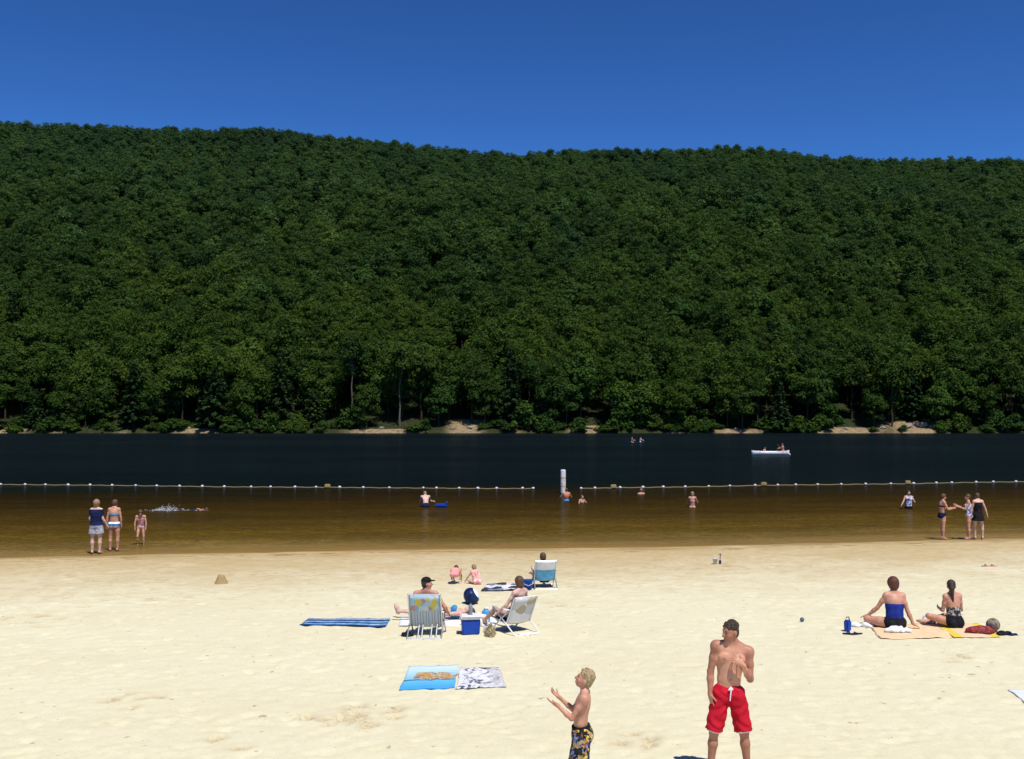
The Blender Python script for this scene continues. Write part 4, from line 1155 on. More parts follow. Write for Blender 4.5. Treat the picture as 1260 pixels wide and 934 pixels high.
def t_strip(m, uv, U_, V_):
    n = m.noise(uv, 9, 4, .7); f = m.math('FRACT', m.math('MULTIPLY', V_, 3.0)); c = m.ramp(f, [(0, (.015, .05, .16)), (.33, (.10, .27, .5)), (.6, (.45, .58, .72)), (.8, (.06, .16, .36))], 'CONSTANT')
    return m.mix(m.ramp(n.outputs['Fac'], [(.5, 0), (.62, .8)]), c, (.02, .05, .14))
def plain(a, b):
    return lambda m, uv, U_, V_: m.ramp(m.noise(uv, 6, 4, .6).outputs['Fac'], [(.35, a), (.65, b)])
towel('beach_towel', 'bright blue beach towel with a brown and orange picture in its middle', [(491, 850), (559, 847), (564, 820), (503, 822)], pxmat('blue_picture_towel', t_blue), seed=1)
towel('beach_towel', 'white and grey patterned beach towel lying against the blue picture towel', [(561, 849), (623, 845), (614, 822), (566, 823)], pxmat('grey_towel', t_grey), seed=2)
towel('beach_towel', 'long blue striped towel on the sand left of the colourful chair', [(369, 770), (474, 772), (481, 762), (380, 762)], pxmat('blue_striped_towel', t_strip), seed=3)
towel('beach_towel', 'white towel under the lying person behind the colourful chair', [(490, 771), (612, 771), (612, 759), (492, 759)], pxmat('white_towel', plain((.7, .7, .7), (.8, .8, .8))), seed=4)
towel('beach_towel', 'dark and white patterned towel on the sand beside the woman nearest the water', [(592, 728), (652, 727), (652, 718), (600, 719)], patch_mat('dark_white_towel', [(.03, .03, .05), (.6, .6, .64), (.2, .22, .3), (.7, .7, .72), (.04, .04, .06)], 5), seed=5, wrinkle_=.06)
towel('beach_towel', 'large peach towel under the woman in the royal blue top', [(1084, 787), (1172, 786), (1158, 769), (1068, 770)], pxmat('peach_towel', plain((.72, .50, .29), (.80, .60, .39))), seed=6, wrinkle_=.03)
def t_yel(m, uv, U_, V_):
    return m.ramp(U_, [(0, (.70, .54, .08)), (.2, (.74, .54, .36)), (.82, (.70, .54, .08))], 'CONSTANT')
towel('beach_towel', 'peach towel with yellow end stripes under the woman with the ponytail', [(1173, 785), (1232, 785), (1204, 768), (1150, 769)], pxmat('yellow_striped_towel', t_yel), seed=7)
towel('beach_towel', 'white towel corner reaching in at the right edge of the beach', [(1262, 866), (1330, 866), (1310, 846), (1241, 850)], pxmat('white_edge_towel', plain((.62, .66, .74), (.72, .75, .8))), seed=8)

# ------------------------------------------------------------------ crumpled cloth, bags and small things
def crumple(name, label, cat, px, py, rx, ry, h, mat, seed, group=None, lift=0):
    """a heap of folded cloth: overlapping lumps with fold ridges"""
    rs = np.random.RandomState(seed); c = at(px, py); ps = []; rx *= 1.25; ry *= 1.2
    for k in range(9):
        a = rs.uniform(0, 6.28); r = rs.uniform(.1, .72); sc_h = rs.uniform(.35, 1.0) * (1.05 - .5 * r)
        u = np.array([math.cos(rs.uniform(0, 6.28)), 0, 0]); rot = rs.uniform(0, 3.14)
        fr = np.array([[math.cos(rot), math.sin(rot), .15 * rs.normal()], [-math.sin(rot), math.cos(rot), 0], [0, 0, 1.0]]); fr[0] = unit(fr[0]); fr[2] = unit(np.cross(fr[0], fr[1]))
        m_ = math.sqrt(rx * ry)
        ps.append(Ell(np.array([math.cos(a) * r * rx, math.sin(a) * r * ry, h * .30 * sc_h]), fr, np.array([m_ * rs.uniform(.35, .6), m_ * rs.uniform(.2, .38), h * .62 * sc_h]), .2 * m_))
    lo = np.min([p.box()[0] for p in ps], 0); hi = np.max([p.box()[1] for p in ps], 0); lo[2] = -.03
    g = Grid(lo - .02, hi + .02, max(rx, ry) / 26); F = g.field(ps); P = g.pts((slice(None),) * 3); f1 = 9 / max(rx, ry)
    F = F + (.075 * h * np.sin(P[..., 0] * f1 + 2.2 * np.sin(P[..., 1] * f1 * .8 + seed) + seed) * np.sin(P[..., 1] * f1 * 1.3 + P[..., 2] * f1 * .9 + 1.5 * np.sin(P[..., 0] * f1 * .6))).astype(np.float32)
    F = np.maximum(F, (.0 - P[..., 2]).astype(np.float32))
    v, q = surface_nets(F, g, 1); v[:, 2] += lift
    o = link(name, mesh_from(name, v, q), mat, None, tuple(c)); tag(o, label, cat, group); return o
crumple('crumpled_towel', 'crumpled white cloth with pink bits lying on the peach towel', 'cloth', 1103, 779, .24, .12, .17, C_WHITE, 3, lift=.03)
crumple('plastic_bag', 'white bag beside the knee of the woman with the ponytail', 'bag', 1142, 767, .16, .12, .24, patch_mat('white_blue_bag', [(.72, .72, .74), (.6, .64, .74), (.75, .75, .75)], 9), 5)
crumple('crumpled_towel', 'folded white towel lying left of the peach towel', 'towel', 1060, 771, .26, .12, .14, C_WHITE, 8)
crumple('beach_bag', 'red patterned bag lying flat at the near edge of the yellow striped towel', 'bag', 1200, 779, .50, .14, .17, patch_mat('red_print', [(.20, .025, .025), (.27, .045, .04), (.13, .015, .015), (.24, .10, .08)], 26), 11, lift=.02)
crumple('crumpled_clothes', 'black clothes dropped at the right end of the yellow striped towel', 'clothes', 1233, 781, .20, .09, .10, C_BLACK, 13)
crumple('crumpled_clothes', 'dark blue grey cloth lying beyond the black clothes at the right', 'clothes', 1248, 782, .16, .05, .06, C_NAVY, 15)
crumple('crumpled_towel', 'white cloth on the ground in front of the white and grey beach chair', 'cloth', 648, 781, .22, .06, .05, C_WHITE, 17)
crumple('plastic_bag', 'white bag on the sand right of the blue cooler', 'bag', 600, 779, .13, .09, .20, C_WHITE, 19)
crumple('beach_bag', 'tan straw coloured bag by the feet of the woman in the pink top', 'bag', 604, 783, .10, .09, .30, cloth_mat('straw', (.30, .23, .12), (.5, .42, .26), 30), 21)
crumple('crumpled_clothes', 'dark cloth lying left of the seat of the colourful chair', 'clothes', 503, 783, .12, .07, .12, C_BLACK, 23)

def lathe(prof, k=20):
    prof = np.array(prof, float); th = np.arange(k) / k * 2 * math.pi
    v = np.stack([np.outer(prof[:, 0], np.cos(th)), np.outer(prof[:, 0], np.sin(th)), np.repeat(prof[:, 1][:, None], k, 1)], -1).reshape(-1, 3)
    f = [[i * k + j, i * k + (j + 1) % k, (i + 1) * k + (j + 1) % k, (i + 1) * k + j] for i in range(len(prof) - 1) for j in range(k)]
    return v, np.array(f)
def lathe_obj(name, prof, mat, parent=None, loc=(0, 0, 0), k=20):
    v, f = lathe(prof, k); return link(name, mesh_from(name, v, f), mat, parent, loc)
def box_obj(name, sx, sy, sz, mat, parent, loc, bev=.012, taper=1.0):
    bm = bmesh.new(); bmesh.ops.create_cube(bm, size=1); bmesh.ops.scale(bm, vec=(sx, sy, sz), verts=bm.verts)
    for v in bm.verts:
        if v.co.z < 0: v.co.x *= taper; v.co.y *= taper
    bmesh.ops.bevel(bm, geom=bm.edges[:], offset=bev, segments=2, affect='EDGES'); me = bpy.data.meshes.new(name); bm.to_mesh(me); bm.free()
    o = link(name, me, mat, parent, loc, smooth=False); return o
# cooler
PL_BLUE = cloth_mat('blue_plastic', (.012, .055, .33), (.018, .07, .40), 20, .4)
ck = at(579, 780); r = empty('cooler', tuple(ck), R(8)); tag(r, 'small blue cooler with a white lid between the two nearest beach chairs', 'cooler')
box_obj('cooler_body', .36, .27, .29, PL_BLUE, r, (0, 0, .148), .02, .92)
box_obj('lid', .40, .31, .075, PLASTIC_W, r, (0, 0, .334), .02)
tube_obj('handle', [[(-.205, 0, .30), (-.215, -.09, .33), (-.2, -.165, .36), (0, -.175, .365), (.2, -.165, .36), (.215, -.09, .33), (.205, 0, .30)]], .011, PLASTIC_W, r)
bt = empty('drink_bottle', (ck[0] + .0, ck[1], ck[2] + .3725), 0); tag(bt, 'grey drink bottle standing on the white lid of the blue cooler', 'bottle')
lathe_obj('bottle_body', [(0, 0), (.036, .002), (.04, .02), (.04, .15), (.034, .18), (.018, .21), (.017, .215)], cloth_mat('grey_bottle', (.16, .18, .24), (.3, .32, .38), 20, .25), bt)
lathe_obj('bottle_cap', [(.019, .2155), (.02, .218), (.02, .245), (.0, .248)], C_NAVY, bt)
crumple('crumpled_towel', 'white cloth bundled behind the lid of the blue cooler', 'cloth', 586, 770, .26, .14, .36, C_WHITE, 27)
def ball(name, label, px, py, rad, mat, patchmat=None, loc=None, squash=1.0, tilt=(0, 0, 0), part='patch'):
    c = at(px, py) if loc is None else loc; r = empty(name, tuple(c), 0); tag(r, label, 'ball')
    th = np.linspace(-math.pi / 2, math.pi / 2, 19)
    lathe_parts = [(rad * math.cos(t), rad * math.sin(t)) for t in th]
    if patchmat:
        o = lathe_obj('ball_body', [p for p, t in zip(lathe_parts, th) if t < .90], mat, r, (0, 0, rad * squash), 28); o.rotation_euler = tilt; o.scale = (1, 1, squash)
        o = lathe_obj(part, [p for p, t in zip(lathe_parts, th) if t > .76], patchmat, r, (0, 0, rad * squash), 28); o.rotation_euler = tilt; o.scale = (1, 1, squash)
    else:
        o = lathe_obj('ball_body', lathe_parts, mat, r, (0, 0, rad * squash), 28); o.scale = (1, 1, squash)
    return r
ball('beach_ball', 'navy and white ball on the sand beyond the blue cooler', 580, 743, .20, cloth_mat('navy_vinyl', (.006, .012, .06), (.012, .03, .12), 6, .35), PLASTIC_W, tilt=(.1, 1.0, 0), squash=.86, part='white_panel')
ball('beach_ball', 'grey tan patterned ball at the right end of the yellow striped towel', 1222, 777, .13, patch_mat('tan_print', [(.16, .11, .085), (.25, .19, .15), (.12, .10, .09), (.30, .24, .2)], 20), None)
ball('small_ball', 'small dark blue grey ball alone on the sand between the man and the seated women', 987, 765, .045, cloth_mat('slate', (.08, .1, .16), (.14, .17, .24), 20), None)
# little cup by the cooler
cb = at(598, 766); r = empty('water_jug', tuple(cb), 0); tag(r, 'light blue water jug on the sand right of the blue cooler', 'jug')
lathe_obj('jug_body', [(0, 0), (.08, .002), (.085, .02), (.085, .22), (.06, .26), (.03, .275)], cloth_mat('light_blue_plastic', (.06, .3, .62), (.1, .36, .68), 10, .35), r); lathe_obj('jug_lid', [(.04, .276), (.045, .279), (.045, .31), (0, .315)], PLASTIC_W, r)
cb = at(650, 726); r = empty('bucket', tuple(cb), 0); tag(r, 'blue bucket on the sand left of the blue and white chair', 'bucket')
lathe_obj('bucket_body', [(0, .0), (.085, .001), (.12, .24), (.128, .24), (.128, .255), (.112, .255), (.08, .02), (0, .02)], PL_BLUE, r)
tube_obj('handle', [[(-.122, 0, .235), (-.10, -.08, .16), (0, -.12, .12), (.10, -.08, .16), (.122, 0, .235)]], .006, PLASTIC_W, r)
# bucket and spade by the water
cb = at(880, 694); r = empty('bucket', tuple(cb), 0); tag(r, 'tiny white and blue bucket standing on the sand near the waterline', 'bucket')
lathe_obj('bucket_body', [(0, 0), (.05, .001), (.075, .15), (.08, .15), (.08, .16), (.068, .16), (.048, .02), (0, .02)], cloth_mat('pale_plastic', (.45, .45, .6), (.6, .6, .72), 10, .4), r)
tube_obj('handle', [[(-.077, 0, .15), (-.06, 0, .22), (0, 0, .25), (.06, 0, .22), (.077, 0, .15)]], .005, PLASTIC_W, r)
cb = at(886, 694); r = empty('toy_spade', tuple(cb), R(20)); tag(r, 'dark toy spade stuck upright in the sand beside the tiny bucket', 'toy spade')
tube_obj('shaft', [[(0, 0, .10), (.01, 0, .28)]], .011, C_NAVY, r); box_obj('blade', .075, .012, .14, C_NAVY, r, (0, 0, .04), .004); tube_obj('grip', [[(-.03, 0, .285), (.05, 0, .285)]], .011, C_NAVY, r)
# pink flip flops up at the right, blue shoes left of the towel
def sandals(label, px, py, mat, rz, group=None):
    c = at(px, py); r = empty('sandal', tuple(c), rz); tag(r, label, 'sandal', group)
    bm = bmesh.new(); n = 16; top = []; bot = []
    for i in range(n):
        t = 2 * math.pi * i / n; y = math.sin(t) * .14; x = math.cos(t) * (.045 + .012 * math.sin(t))
        bot.append(bm.verts.new((x, y, .004))); top.append(bm.verts.new((x, y, .026)))
    bm.faces.new(top); bm.faces.new(bot[::-1])
    for i in range(n): bm.faces.new([bot[i], bot[(i + 1) % n], top[(i + 1) % n], top[i]])
    me = bpy.data.meshes.new('sole'); bm.to_mesh(me); bm.free(); link('sole', me, mat, r, smooth=False)
    tube_obj('strap', [[(-.042, .0, .024), (-.02, .035, .055), (0, .075, .026)], [(.042, .0, .024), (.02, .035, .055), (0, .075, .026)]], .008, C_NAVY, r)
sandals('pink sandal lying on the sand above the two seated women, left of a pair', 1214, 697, C_PINK, R(80), 'pink sandals'); sandals('pink sandal lying on the sand above the two seated women, right of a pair', 1222, 697, C_PINK, R(100), 'pink sandals')
cb = at(1043, 777); r = empty('cool_bag', tuple(cb), R(25)); tag(r, 'small blue bag standing left of the folded white towel', 'bag')
box_obj('bag_body', .13, .12, .22, PL_BLUE, r, (0, 0, .112), .025, .9); tube_obj('strap', [[(-.05, 0, .22), (-.03, 0, .28), (.03, 0, .28), (.05, 0, .22)]], .01, C_NAVY, r)
sandals('dark sandal left of the folded white towel, nearer the blue bag', 1046, 781, C_NAVY, R(70), 'dark sandals'); sandals('dark sandal left of the folded white towel, nearer the peach towel', 1054, 781, C_NAVY, R(110), 'dark sandals')
cb = at(272, 718); hp = np.array([(.20, -.02), (.17, .03), (.14, .08), (.11, .15), (.075, .21), (.045, .235), (.0001, .24)]); hv_, hf_ = lathe(hp, 28)
hv_ *= 1 + .22 * (fbm(hv_[:, :1] * 9 + 5, hv_[:, 1:2] * 9 + hv_[:, 2:] * 7, 77, 3) - .44)
tag(link('sand_pile', mesh_from('sand_pile', hv_, hf_), cloth_mat('heap_sand', (.30, .20, .085), (.42, .30, .15), 30, .95), None, tuple(cb)), 'small conical heap of sand near the water at the left', 'sand pile')

# ================================================================== people in and beside the water
stand = dict(legLu=(.08, .03, -1), legRu=(-.08, .03, -1), legLf=(0, -.04, -1), legRf=(0, -.04, -1))
def wp(px, py): return tuple(at_z(px, py, 0.0))
p = dict(stand); p.update(armLu=(.22, .05, -1), armLf=(-.1, .75, -.6), armRu=(-.2, .02, -1), armRf=(-.35, .4, -.8), head_left=(1, -.2, 0))
person('woman with fair hair in a navy tee and grey shorts standing at the left waterline', g0(118, 682), R(180), 1.74, p, [tee('tee', C_NAVY, .0, .028, .65), shorts('shorts', C_GREY, .62, .125, .135, .10)], hair_bob(H_FAIR, .09, infl=.034), SKIN_PALE, True, bulk=1.22, vox=.013)
p = dict(stand); p.update(armLu=(.25, -.05, -1), armLf=(.1, .1, -1), armRu=(-.25, .0, -1), armRf=(.0, .25, -1), neck=(0, .3, 1), head_up=(0, .3, 1))
person('woman in a blue and white bikini, right of the woman in the navy tee', g0(140, 679), R(182), 1.70, p, [band('bikini_top', C_SKYB, .27, .345, .008), band('bikini_bottom', C_STRIPEB, -.16, .065, .010)], hair_short(H_BROWN, .018), SKIN, True, bulk=1.18, head=1.08, vox=.013)
p = dict(stand); p.update(spine=(0, .25, 1), chest=(0, .35, 1), neck=(0, .5, 1), head_up=(0, .5, 1), legLu=(.12, .25, -1), legRu=(-.08, .4, -.9), legRf=(0, -.3, -1), armLu=(.25, .2, -1), armRu=(-.25, .2, -1), armLf=(-.05, .2, -1), armRf=(.05, .2, -1))
person('girl in a pink patterned swimsuit bending forward in the shallow water at the left', (wp(173, 670)[0], wp(173, 670)[1], -.12), R(15), 1.36, p, [band('swimsuit', C_PINKP, -.16, .43, .010)], hair_bob(H_BROWN, .06), SKIN, head=1.1, child=True, vox=.012)

p = dict(stand); p.update(armLu=(.2, .45, -.9), armLf=(-.15, .95, .05), armRu=(-.2, .4, -.9), armRf=(.15, .95, .15), neck=(0, .2, 1), spine=(0, -.05, 1), chest=(0, .06, 1), legLu=(.06, .12, -1), legRu=(-.05, -.06, -1))
person('woman in a dark two piece facing right with her hands out, at the right waterline', g0(1160, 664), R(95), 1.64, p, [band('bikini_bottom', C_NAVY, -.17, .09, .014), band('bikini_top', C_NAVY, .30, .36, .006)], hair_short(H_BROWN, .018), SKIN, True, bulk=1.1, vox=.013)
p = dict(stand); p.update(armLu=(.25, .5, -.8), armLf=(-.2, .9, .30), armRu=(-.3, .5, -.8), armRf=(-.1, .9, .35))
person('woman in a white and blue swimsuit, half behind the woman in the black dress', g0(1192, 664), R(-105), 1.62, p, [band('swimsuit', C_BLUEWHITE, -.15, .44, .012)], hair_short(H_BROWN, .016), SKIN, True, vox=.013)
p = dict(stand); p.update(armRu=(-.45, .0, -.95), armRf=(-.30, .05, -1), armLu=(.2, .2, -1), legLu=(.10, .05, -1), legRu=(-.16, .02, -1), neck=(0, .25, 1), head_left=(1, .2, 0))
person('woman in a short black sleeveless dress seen from behind, rightmost at the waterline', g0(1204, 664), R(183), 1.66, p, [dress('dress', C_BLACK, .46, .52, .235)], hair_short(H_BROWN, .014), SKIN_PALE, True, bulk=1.1, vox=.013)

# swimmers
def swimmer(label, px, py, H, rz, pz, pose, clothes, hair, skin, female=False, **kw):
    q = wp(px, py); return person(label, (q[0], q[1], 0), rz, H, pose, clothes, hair, skin, female, ground_=pz, **kw)
p = dict(stand); p.update(spine=(0, .5, 1), chest=(0, .7, .8), neck=(0, .7, .6), head_up=(0, .6, .8), armLu=(.2, .5, -.8), armRu=(-.2, .6, -.7), armLf=(.1, .6, -.6), armRf=(-.75, .6, -.2))
swimmer('bare chested person standing bent over in the water beside a blue float', 524, 624, 1.72, R(190), .10, p, [shorts('shorts', C_NAVY, .6)], hair_short(H_FAIR, .008), SKIN_PALE, vox=.015)
p = dict(stand); p.update(armLu=(.35, .3, -.8), armLf=(-.5, .6, .5), armRu=(-.35, .3, -.8), armRf=(.3, .7, .6), neck=(0, .2, 1))
swimmer('long haired person standing waist deep in the water, right of the white marker post', 852, 624, 1.62, R(170), -.0, p, [band('bikini_top', C_PINK, .27, .36, .008)], hair_bob(H_FAIR, .12), SKIN, True, vox=.015)
p = dict(stand); p.update(armRu=(-.5, .3, -.7), armRf=(-.6, .4, -.6), armLu=(.3, .3, -.8), armLf=(-.4, .8, .1))
swimmer('person in a blue and white vest standing waist deep in the water at the right', 1118, 626, 1.66, R(10), .10, p, [tee('life_vest', C_BLUEWHITE, .02, .03, 0, .50), shorts('shorts', C_BLACK, .6)], hair_short(H_DARK, .012), SKIN, vox=.015)
p = dict(stand); p.update(armLu=(.5, .2, -.6), armRu=(-.4, .2, -.7), armLf=(.2, .5, -.5), armRf=(.1, .6, -.3))
swimmer('bather with an orange top and blue trunks at the foot of the white marker post', 697, 616, 1.45, R(185), -.02, p, [band('swim_top', cloth_mat('orange_cloth', (.6, .16, .08)), .2, .40, .02), shorts('trunks', C_SKYB, .6)], hair_short(H_BROWN, .01), SKIN, vox=.015)
swimmer('bather up to the shoulders in the water just right of the white marker post', 716, 619, 1.5, R(40), -.28, p, [], hair_short(H_BROWN, .012), SKIN, vox=.015)
swimmer('bather whose head shows at the float rope, left of the yellowish float block', 789, 608, 1.6, R(200), -.42, p, [], hair_short(H_FAIR, .012), SKIN, vox=.015)
prone = dict(spine=(0, 1, .02), chest=(0, 1, .06), pelvis_up=(0, 1, 0), neck=(0, .9, .4), head_up=(0, .5, .8), legLu=(.1, -1, -.1), legRu=(-.1, -1, -.15), legLf=(.05, -1, .05), legRf=(0, -1, .15), footL=(0, -1, -.1), footR=(0, -1, .3),
             armLu=(.3, .95, -.1), armRu=(-.5, -.3, .5), armLf=(.1, 1, -.1), armRf=(-.2, .8, -.1))
q = wp(237, 628)
swimmer('swimmer stretched out in the water with a splash behind, at the left', 238, 628, 1.7, R(82), -.10, prone, [shorts('shorts', C_NAVY, .5)], hair_short(H_BROWN, .01), SKIN, vox=.015)
# splash
rs = np.random.RandomState(5); parts = []
for i in range(330):
    t = rs.rand(); x = -1.3 + .33 * rs.normal(); z = abs(rs.normal()) * .11 * math.exp(-((x + 1.2) / .5) ** 2) + .004; y = rs.normal() * .3
    if i % 5 == 0: x = rs.uniform(-1.6, .5); z = .004; y = rs.normal() * .10
    s = rs.uniform(.004, .012) * (1.3 if z < .05 else 1)
    v, f = lathe([(0.0001, -s), (s * .8, -s * .5), (s, 0), (s * .8, s * .5), (.0001, s)], 5); v = v * np.array([2.2, 1.2, .8]) + [x, y, z]; parts.append((v, f))
v, f = cat_np(parts); fm_ = cloth_mat('foam', (.62, .65, .72), (.8, .82, .86), 20, .5)
tag(link('splash', mesh_from('splash', v, f), fm_, None, (q[0], q[1], 0)), 'white splash of water thrown up behind the swimmer', 'splash', None, 'stuff')
# blue float
q = wp(543, 624); r = empty('swim_float', tuple(q), R(5)); tag(r, 'bright blue swim float held beside the bent bather', 'swim float')
box_obj('float_body', .62, .36, .16, PL_BLUE, r, (0, 0, .09), .06); box_obj('float_back', .14, .34, .14, PL_BLUE, r, (.26, 0, .22), .05)

# ------------------------------------------------------------------ float ropes
RL = [(-60, 596), (0, 597), (60, 597.5), (120, 598), (170, 598.5), (280, 600), (400, 600.5), (520, 601.5), (600, 602), (657, 602)]
RR = [(715, 602), (760, 601), (850, 600), (940, 598), (1030, 597), (1120, 596), (1190, 594.5), (1260, 593.5), (1330, 592.5)]
ROPE = cloth_mat('rope_fibre', (.16, .115, .05), (.28, .21, .11), 30)
FLOAT_M = cloth_mat('white_float', (.60, .56, .54), (.72, .68, .66), 9, .5)
FLOAT_R = cloth_mat('float_collar', (.36, .05, .04), (.45, .08, .05), 9, .5)
BLOCK_M = cloth_mat('yellowed_foam', (.36, .25, .09), (.48, .35, .15), 9, .8)
fprof = [(.0001, -.13), (.05, -.125), (.10, -.08), (.125, 0), (.10, .08), (.05, .125), (.0001, .13)]
fv, ff = lathe(fprof, 12); fv = fv[:, [2, 0, 1]]
FLOAT_ME = mesh_from('float', fv, ff); FLOAT_ME.materials.append(FLOAT_M); FLOAT_ME.polygons.foreach_set('use_smooth', np.ones(len(ff), bool))
cv, cf_ = lathe([(.055, .125), (.05, .13), (.05, .16), (.02, .165)], 10); cv = cv[:, [2, 0, 1]]; COLLAR_ME = mesh_from('collar', cv, cf_); COLLAR_ME.materials.append(FLOAT_R)
def rope_line(label, line, floats, blocks):
    px = np.array([l[0] for l in line]); py = np.array([l[1] for l in line])
    c = wp(float(px.mean()), float(np.interp(px.mean(), px, py))); r = empty('float_rope', (c[0], c[1], 0), 0); tag(r, label, 'float rope')
    xs_ = np.arange(px[0], px[-1] + 1, 6.0); path = []
    for i, x in enumerate(xs_):
        q = wp(x, float(np.interp(x, px, py))); path.append((q[0] - c[0], q[1] - c[1] + .04 * math.sin(i * .9), .028 + .012 * math.sin(i * 1.7)))
    tube_obj('rope', [path], .042, ROPE, r, 6)
    for x in floats:
        q = wp(x, float(np.interp(x, px, py))); o = bpy.data.objects.new('float', FLOAT_ME); COL.objects.link(o); o.parent = r
        o.location = (q[0] - c[0], q[1] - c[1] - .02, .055); o.rotation_euler = (0, rng.normal() * .12, rng.normal() * .25); s = rng.uniform(.60, .76); o.scale = (s, s, s)
        k = bpy.data.objects.new('collar', COLLAR_ME); COL.objects.link(k); k.parent = o
    for x in blocks:
        q = wp(x, float(np.interp(x, px, py))); o = box_obj('float_block', .34, .24, .22, BLOCK_M, r, (q[0] - c[0], q[1] - c[1], .13), .04)
        o.rotation_euler = (0, 0, rng.normal() * .2)
rope_line('long rope of white floats left of the white marker post', RL, [-28, 1, 31, 56, 84, 111, 138, 167, 193, 221, 249, 276, 309, 333, 363, 389, 418, 447, 479, 521, 537, 565, 588, 611, 643, 656], [403])
rope_line('rope of white floats right of the white marker post', RR, [715, 732, 763, 791, 816, 843, 872, 898, 929, 957, 979, 1006, 1035, 1065, 1096, 1124, 1152, 1171, 1201, 1222, 1250, 1280, 1310], [755, 940, 1117])
q = wp(693, 606.5); r = empty('marker_post', tuple(q), 0); tag(r, 'tall white marker post standing in the water between the two float ropes', 'marker post')
lathe_obj('post_body', [(.13, -1.0), (.15, -.9), (.15, 1.27), (.14, 1.31), (.09, 1.335), (.0001, 1.34)], FLOAT_M, r, k=24)
OR = cloth_mat('orange_mark', (.62, .33, .12), (.7, .42, .18), 20, .6)
for z in (.86, .38): lathe_obj('orange_band', [(.1535, z - .035), (.1535, z + .035)], OR, r, k=24)
v_, f_ = lathe([(.112, -.014), (.125, -.014), (.125, .014), (.112, .014), (.112, -.014)], 24)
th = np.arctan2(v_[:, 1], v_[:, 0]); rad = np.hypot(v_[:, 0], v_[:, 1]); a_ = rad * np.cos(th) / .15 * .8
vv_ = np.stack([.1545 * np.sin(a_), -.1545 * np.cos(a_), rad * np.sin(th) + .62], -1)
link('orange_ring', mesh_from('orange_ring', vv_, f_), OR, r)

# ------------------------------------------------------------------ boats
def canoe(name, label, px, py, L, W, Hh, mat, inmat, rz, cat):
    q = wp(px, py); r = empty(name, (q[0], q[1], 0), rz); tag(r, label, cat)
    n = 25; t = np.linspace(-1, 1, n); k = 9; a = np.linspace(0, math.pi, k)
    def hull(sc, zo):
        G = np.zeros((n, k, 3))
        for i, tt in enumerate(t):
            w_ = W / 2 * (1 - abs(tt) ** 2.4) ** .8 * sc + .008; top = Hh + .16 * abs(tt) ** 3.2; bot = -.08 + .06 * abs(tt) ** 4 + zo
            for j, aa in enumerate(a):
                cy = math.cos(aa); G[i, j] = (tt * L / 2 * (1 - .012 * (1 - sc)), math.copysign(abs(cy) ** .6, cy) * w_, top + (bot - top) * math.sin(aa) ** .7)
        return G
    sheet('hull', hull(1, 0), mat, r, .02)
    G = hull(1, 0)
    tube_obj('gunwale', [[tuple(G[i, 0]) for i in range(n)], [tuple(G[i, -1]) for i in range(n)]], .02, inmat, r, 6)
    for x in (-.3, .3): box_obj('seat', .22, W * .82, .03, inmat, r, (x * L, 0, Hh - .08), .008)
    return r, q
cw, q = canoe('canoe', 'white canoe with two people out on the lake at the right', 948, 559.5, 4.3, .9, .36, cloth_mat('white_hull', (.62, .58, .58), (.72, .68, .68), 3, .4), ALU, R(4), 'canoe')
kneel = dict(spine=(0, .1, 1), legLu=(.25, .9, -.2), legRu=(-.25, .9, -.2), legLf=(0, -.3, -.9), legRf=(0, -.3, -.9), armLu=(.2, .6, -.7), armRu=(-.2, .6, -.7), armLf=(-.2, .8, .2), armRf=(.1, .8, -.2))
person('person in an orange pink top paddling at the right end of the white canoe', (q[0] + 1.45, q[1] + .1, 0), R(-86), 1.75, kneel, [tee('top', C_PINK, .0, .02, .5)], hair_short(H_BROWN, .012), SKIN, vox=.018, ground_=.46)
low = dict(kneel); low.update(spine=(0, -.75, .6), chest=(0, -.6, .75), neck=(0, -.2, 1))
person('person lying back at the left end of the white canoe', (q[0] - .95, q[1] - .07, 0), R(-86), 1.65, low, [tee('top', C_PINKP, .0, .02, .5)], hair_short(H_BROWN, .012), SKIN_TAN, vox=.018, ground_=.22)
def paddle(label, loc, d):
    r = empty('paddle', loc, 0); tag(r, label, 'paddle'); d = unit(d); tube_obj('shaft', [[tuple(-d * .7), tuple(d * .7)]], .018, ROPE, r, 6)
    e = tube_np([d * .68, d * .8, d * 1.1, d * 1.18], [.02, .09, .09, .03], 8); link('blade', mesh_from('blade', e[0], e[1]), FLOAT_M, r)
paddle('paddle held by the person at the right end of the white canoe', (q[0] + 1.25, q[1] - .25, .72), np.array([.55, -.3, -.5]))
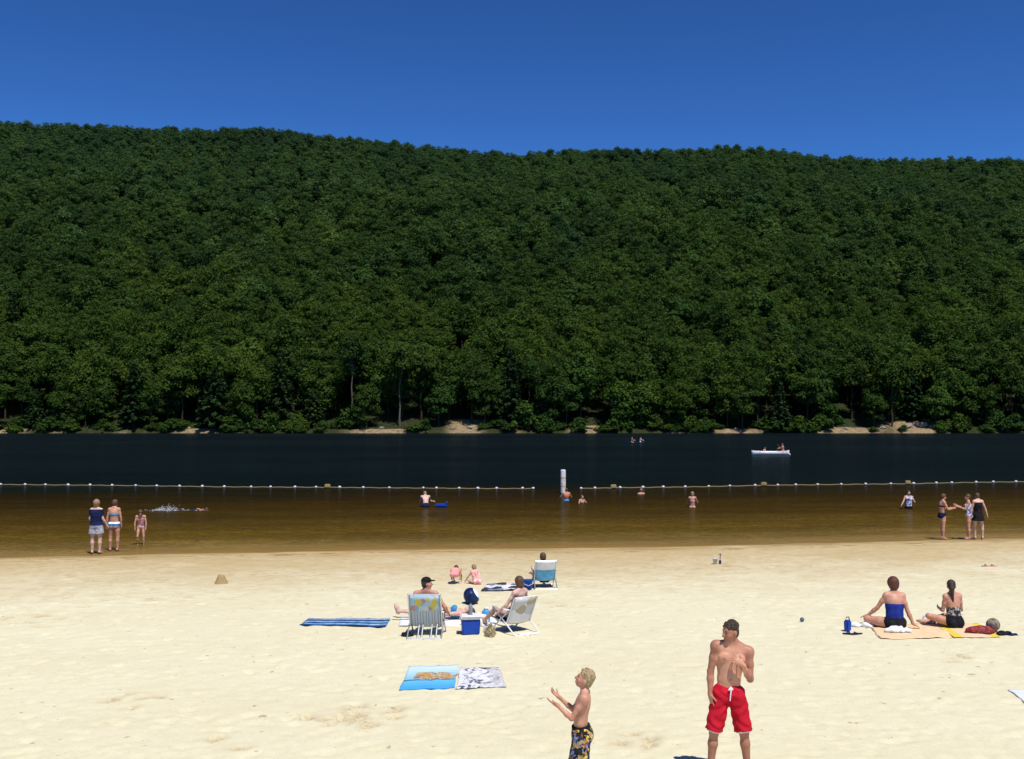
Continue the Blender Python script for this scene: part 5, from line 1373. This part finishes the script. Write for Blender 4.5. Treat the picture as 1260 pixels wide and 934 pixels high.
kb, q = canoe('canoe', 'dark blue canoe with two people close to the far shore', 780, 545.5, 3.3, .75, .14, cloth_mat('blue_hull', (.008, .02, .05), (.012, .03, .075), 3, .35), C_NAVY, R(-6), 'canoe')
person('person with brown hair sitting in the middle of the dark blue canoe', (q[0] - .35, q[1], 0), R(95), 1.72, kneel, [tee('top', cloth_mat('tan_top', (.4, .24, .16)), .0, .02, .5)], hair_short(H_BROWN, .012), SKIN, vox=.018, ground_=.22)
person('person in a white top sitting at the right end of the dark blue canoe', (q[0] + 1.0, q[1], 0), R(95), 1.72, kneel, [tee('top', C_WHITE, .0, .02, .6)], hair_short(H_DARK, .012), SKIN, vox=.018, ground_=.22)

# rocks on the far bank
def rock(label, px, y, s, seed):
    rs = np.random.RandomState(seed); x = (px - 630) / F_PX * y; bm = bmesh.new(); bmesh.ops.create_icosphere(bm, subdivisions=3, radius=1)
    for v in bm.verts:
        d = v.co.normalized(); k = 1 + .22 * math.sin(d.x * 4 + seed) * math.cos(d.y * 5 + seed * 2) + .14 * math.sin(d.z * 7 + d.x * 6 + seed)
        v.co = d * k; v.co.x *= s * 1.3; v.co.y *= s; v.co.z *= s * .62
    me = bpy.data.meshes.new('boulder'); bm.to_mesh(me); bm.free()
    z = float(hill(np.array([x]), np.array([y]))[0])
    tag(link('boulder', me, ROCK, None, (x, y, z + s * .25), rs.uniform(0, 6), smooth=False), label, 'rock', 'pale boulders along the far bank')
mr = NT('boulder_stone'); nr_ = mr.noise(mr.coord('Object'), 2.5, 5, .65); mr.principled(mr.ramp(nr_.outputs['Fac'], [(.3, (.20, .16, .12)), (.7, (.38, .33, .26))]), .9, .15, mr.bump(nr_.outputs['Fac'], .7, .15)); ROCK = mr.m
for i, (px, y, s) in enumerate([(1118, 256.0, .9), (1133, 257, 1.2), (1146, 256, .7), (1086, 255.8, .6), (1040, 255.6, .5), (726, 255.6, .7), (716, 256.4, .9), (558, 255.4, .6), (578, 256, .7), (470, 255.5, .5), (205, 255.6, .6), (232, 255.8, .5), (320, 255.7, .5), (905, 255.6, .5)]):
    rock('pale rounded boulder sitting on the bare bank of the far shore', px, y, s, i)
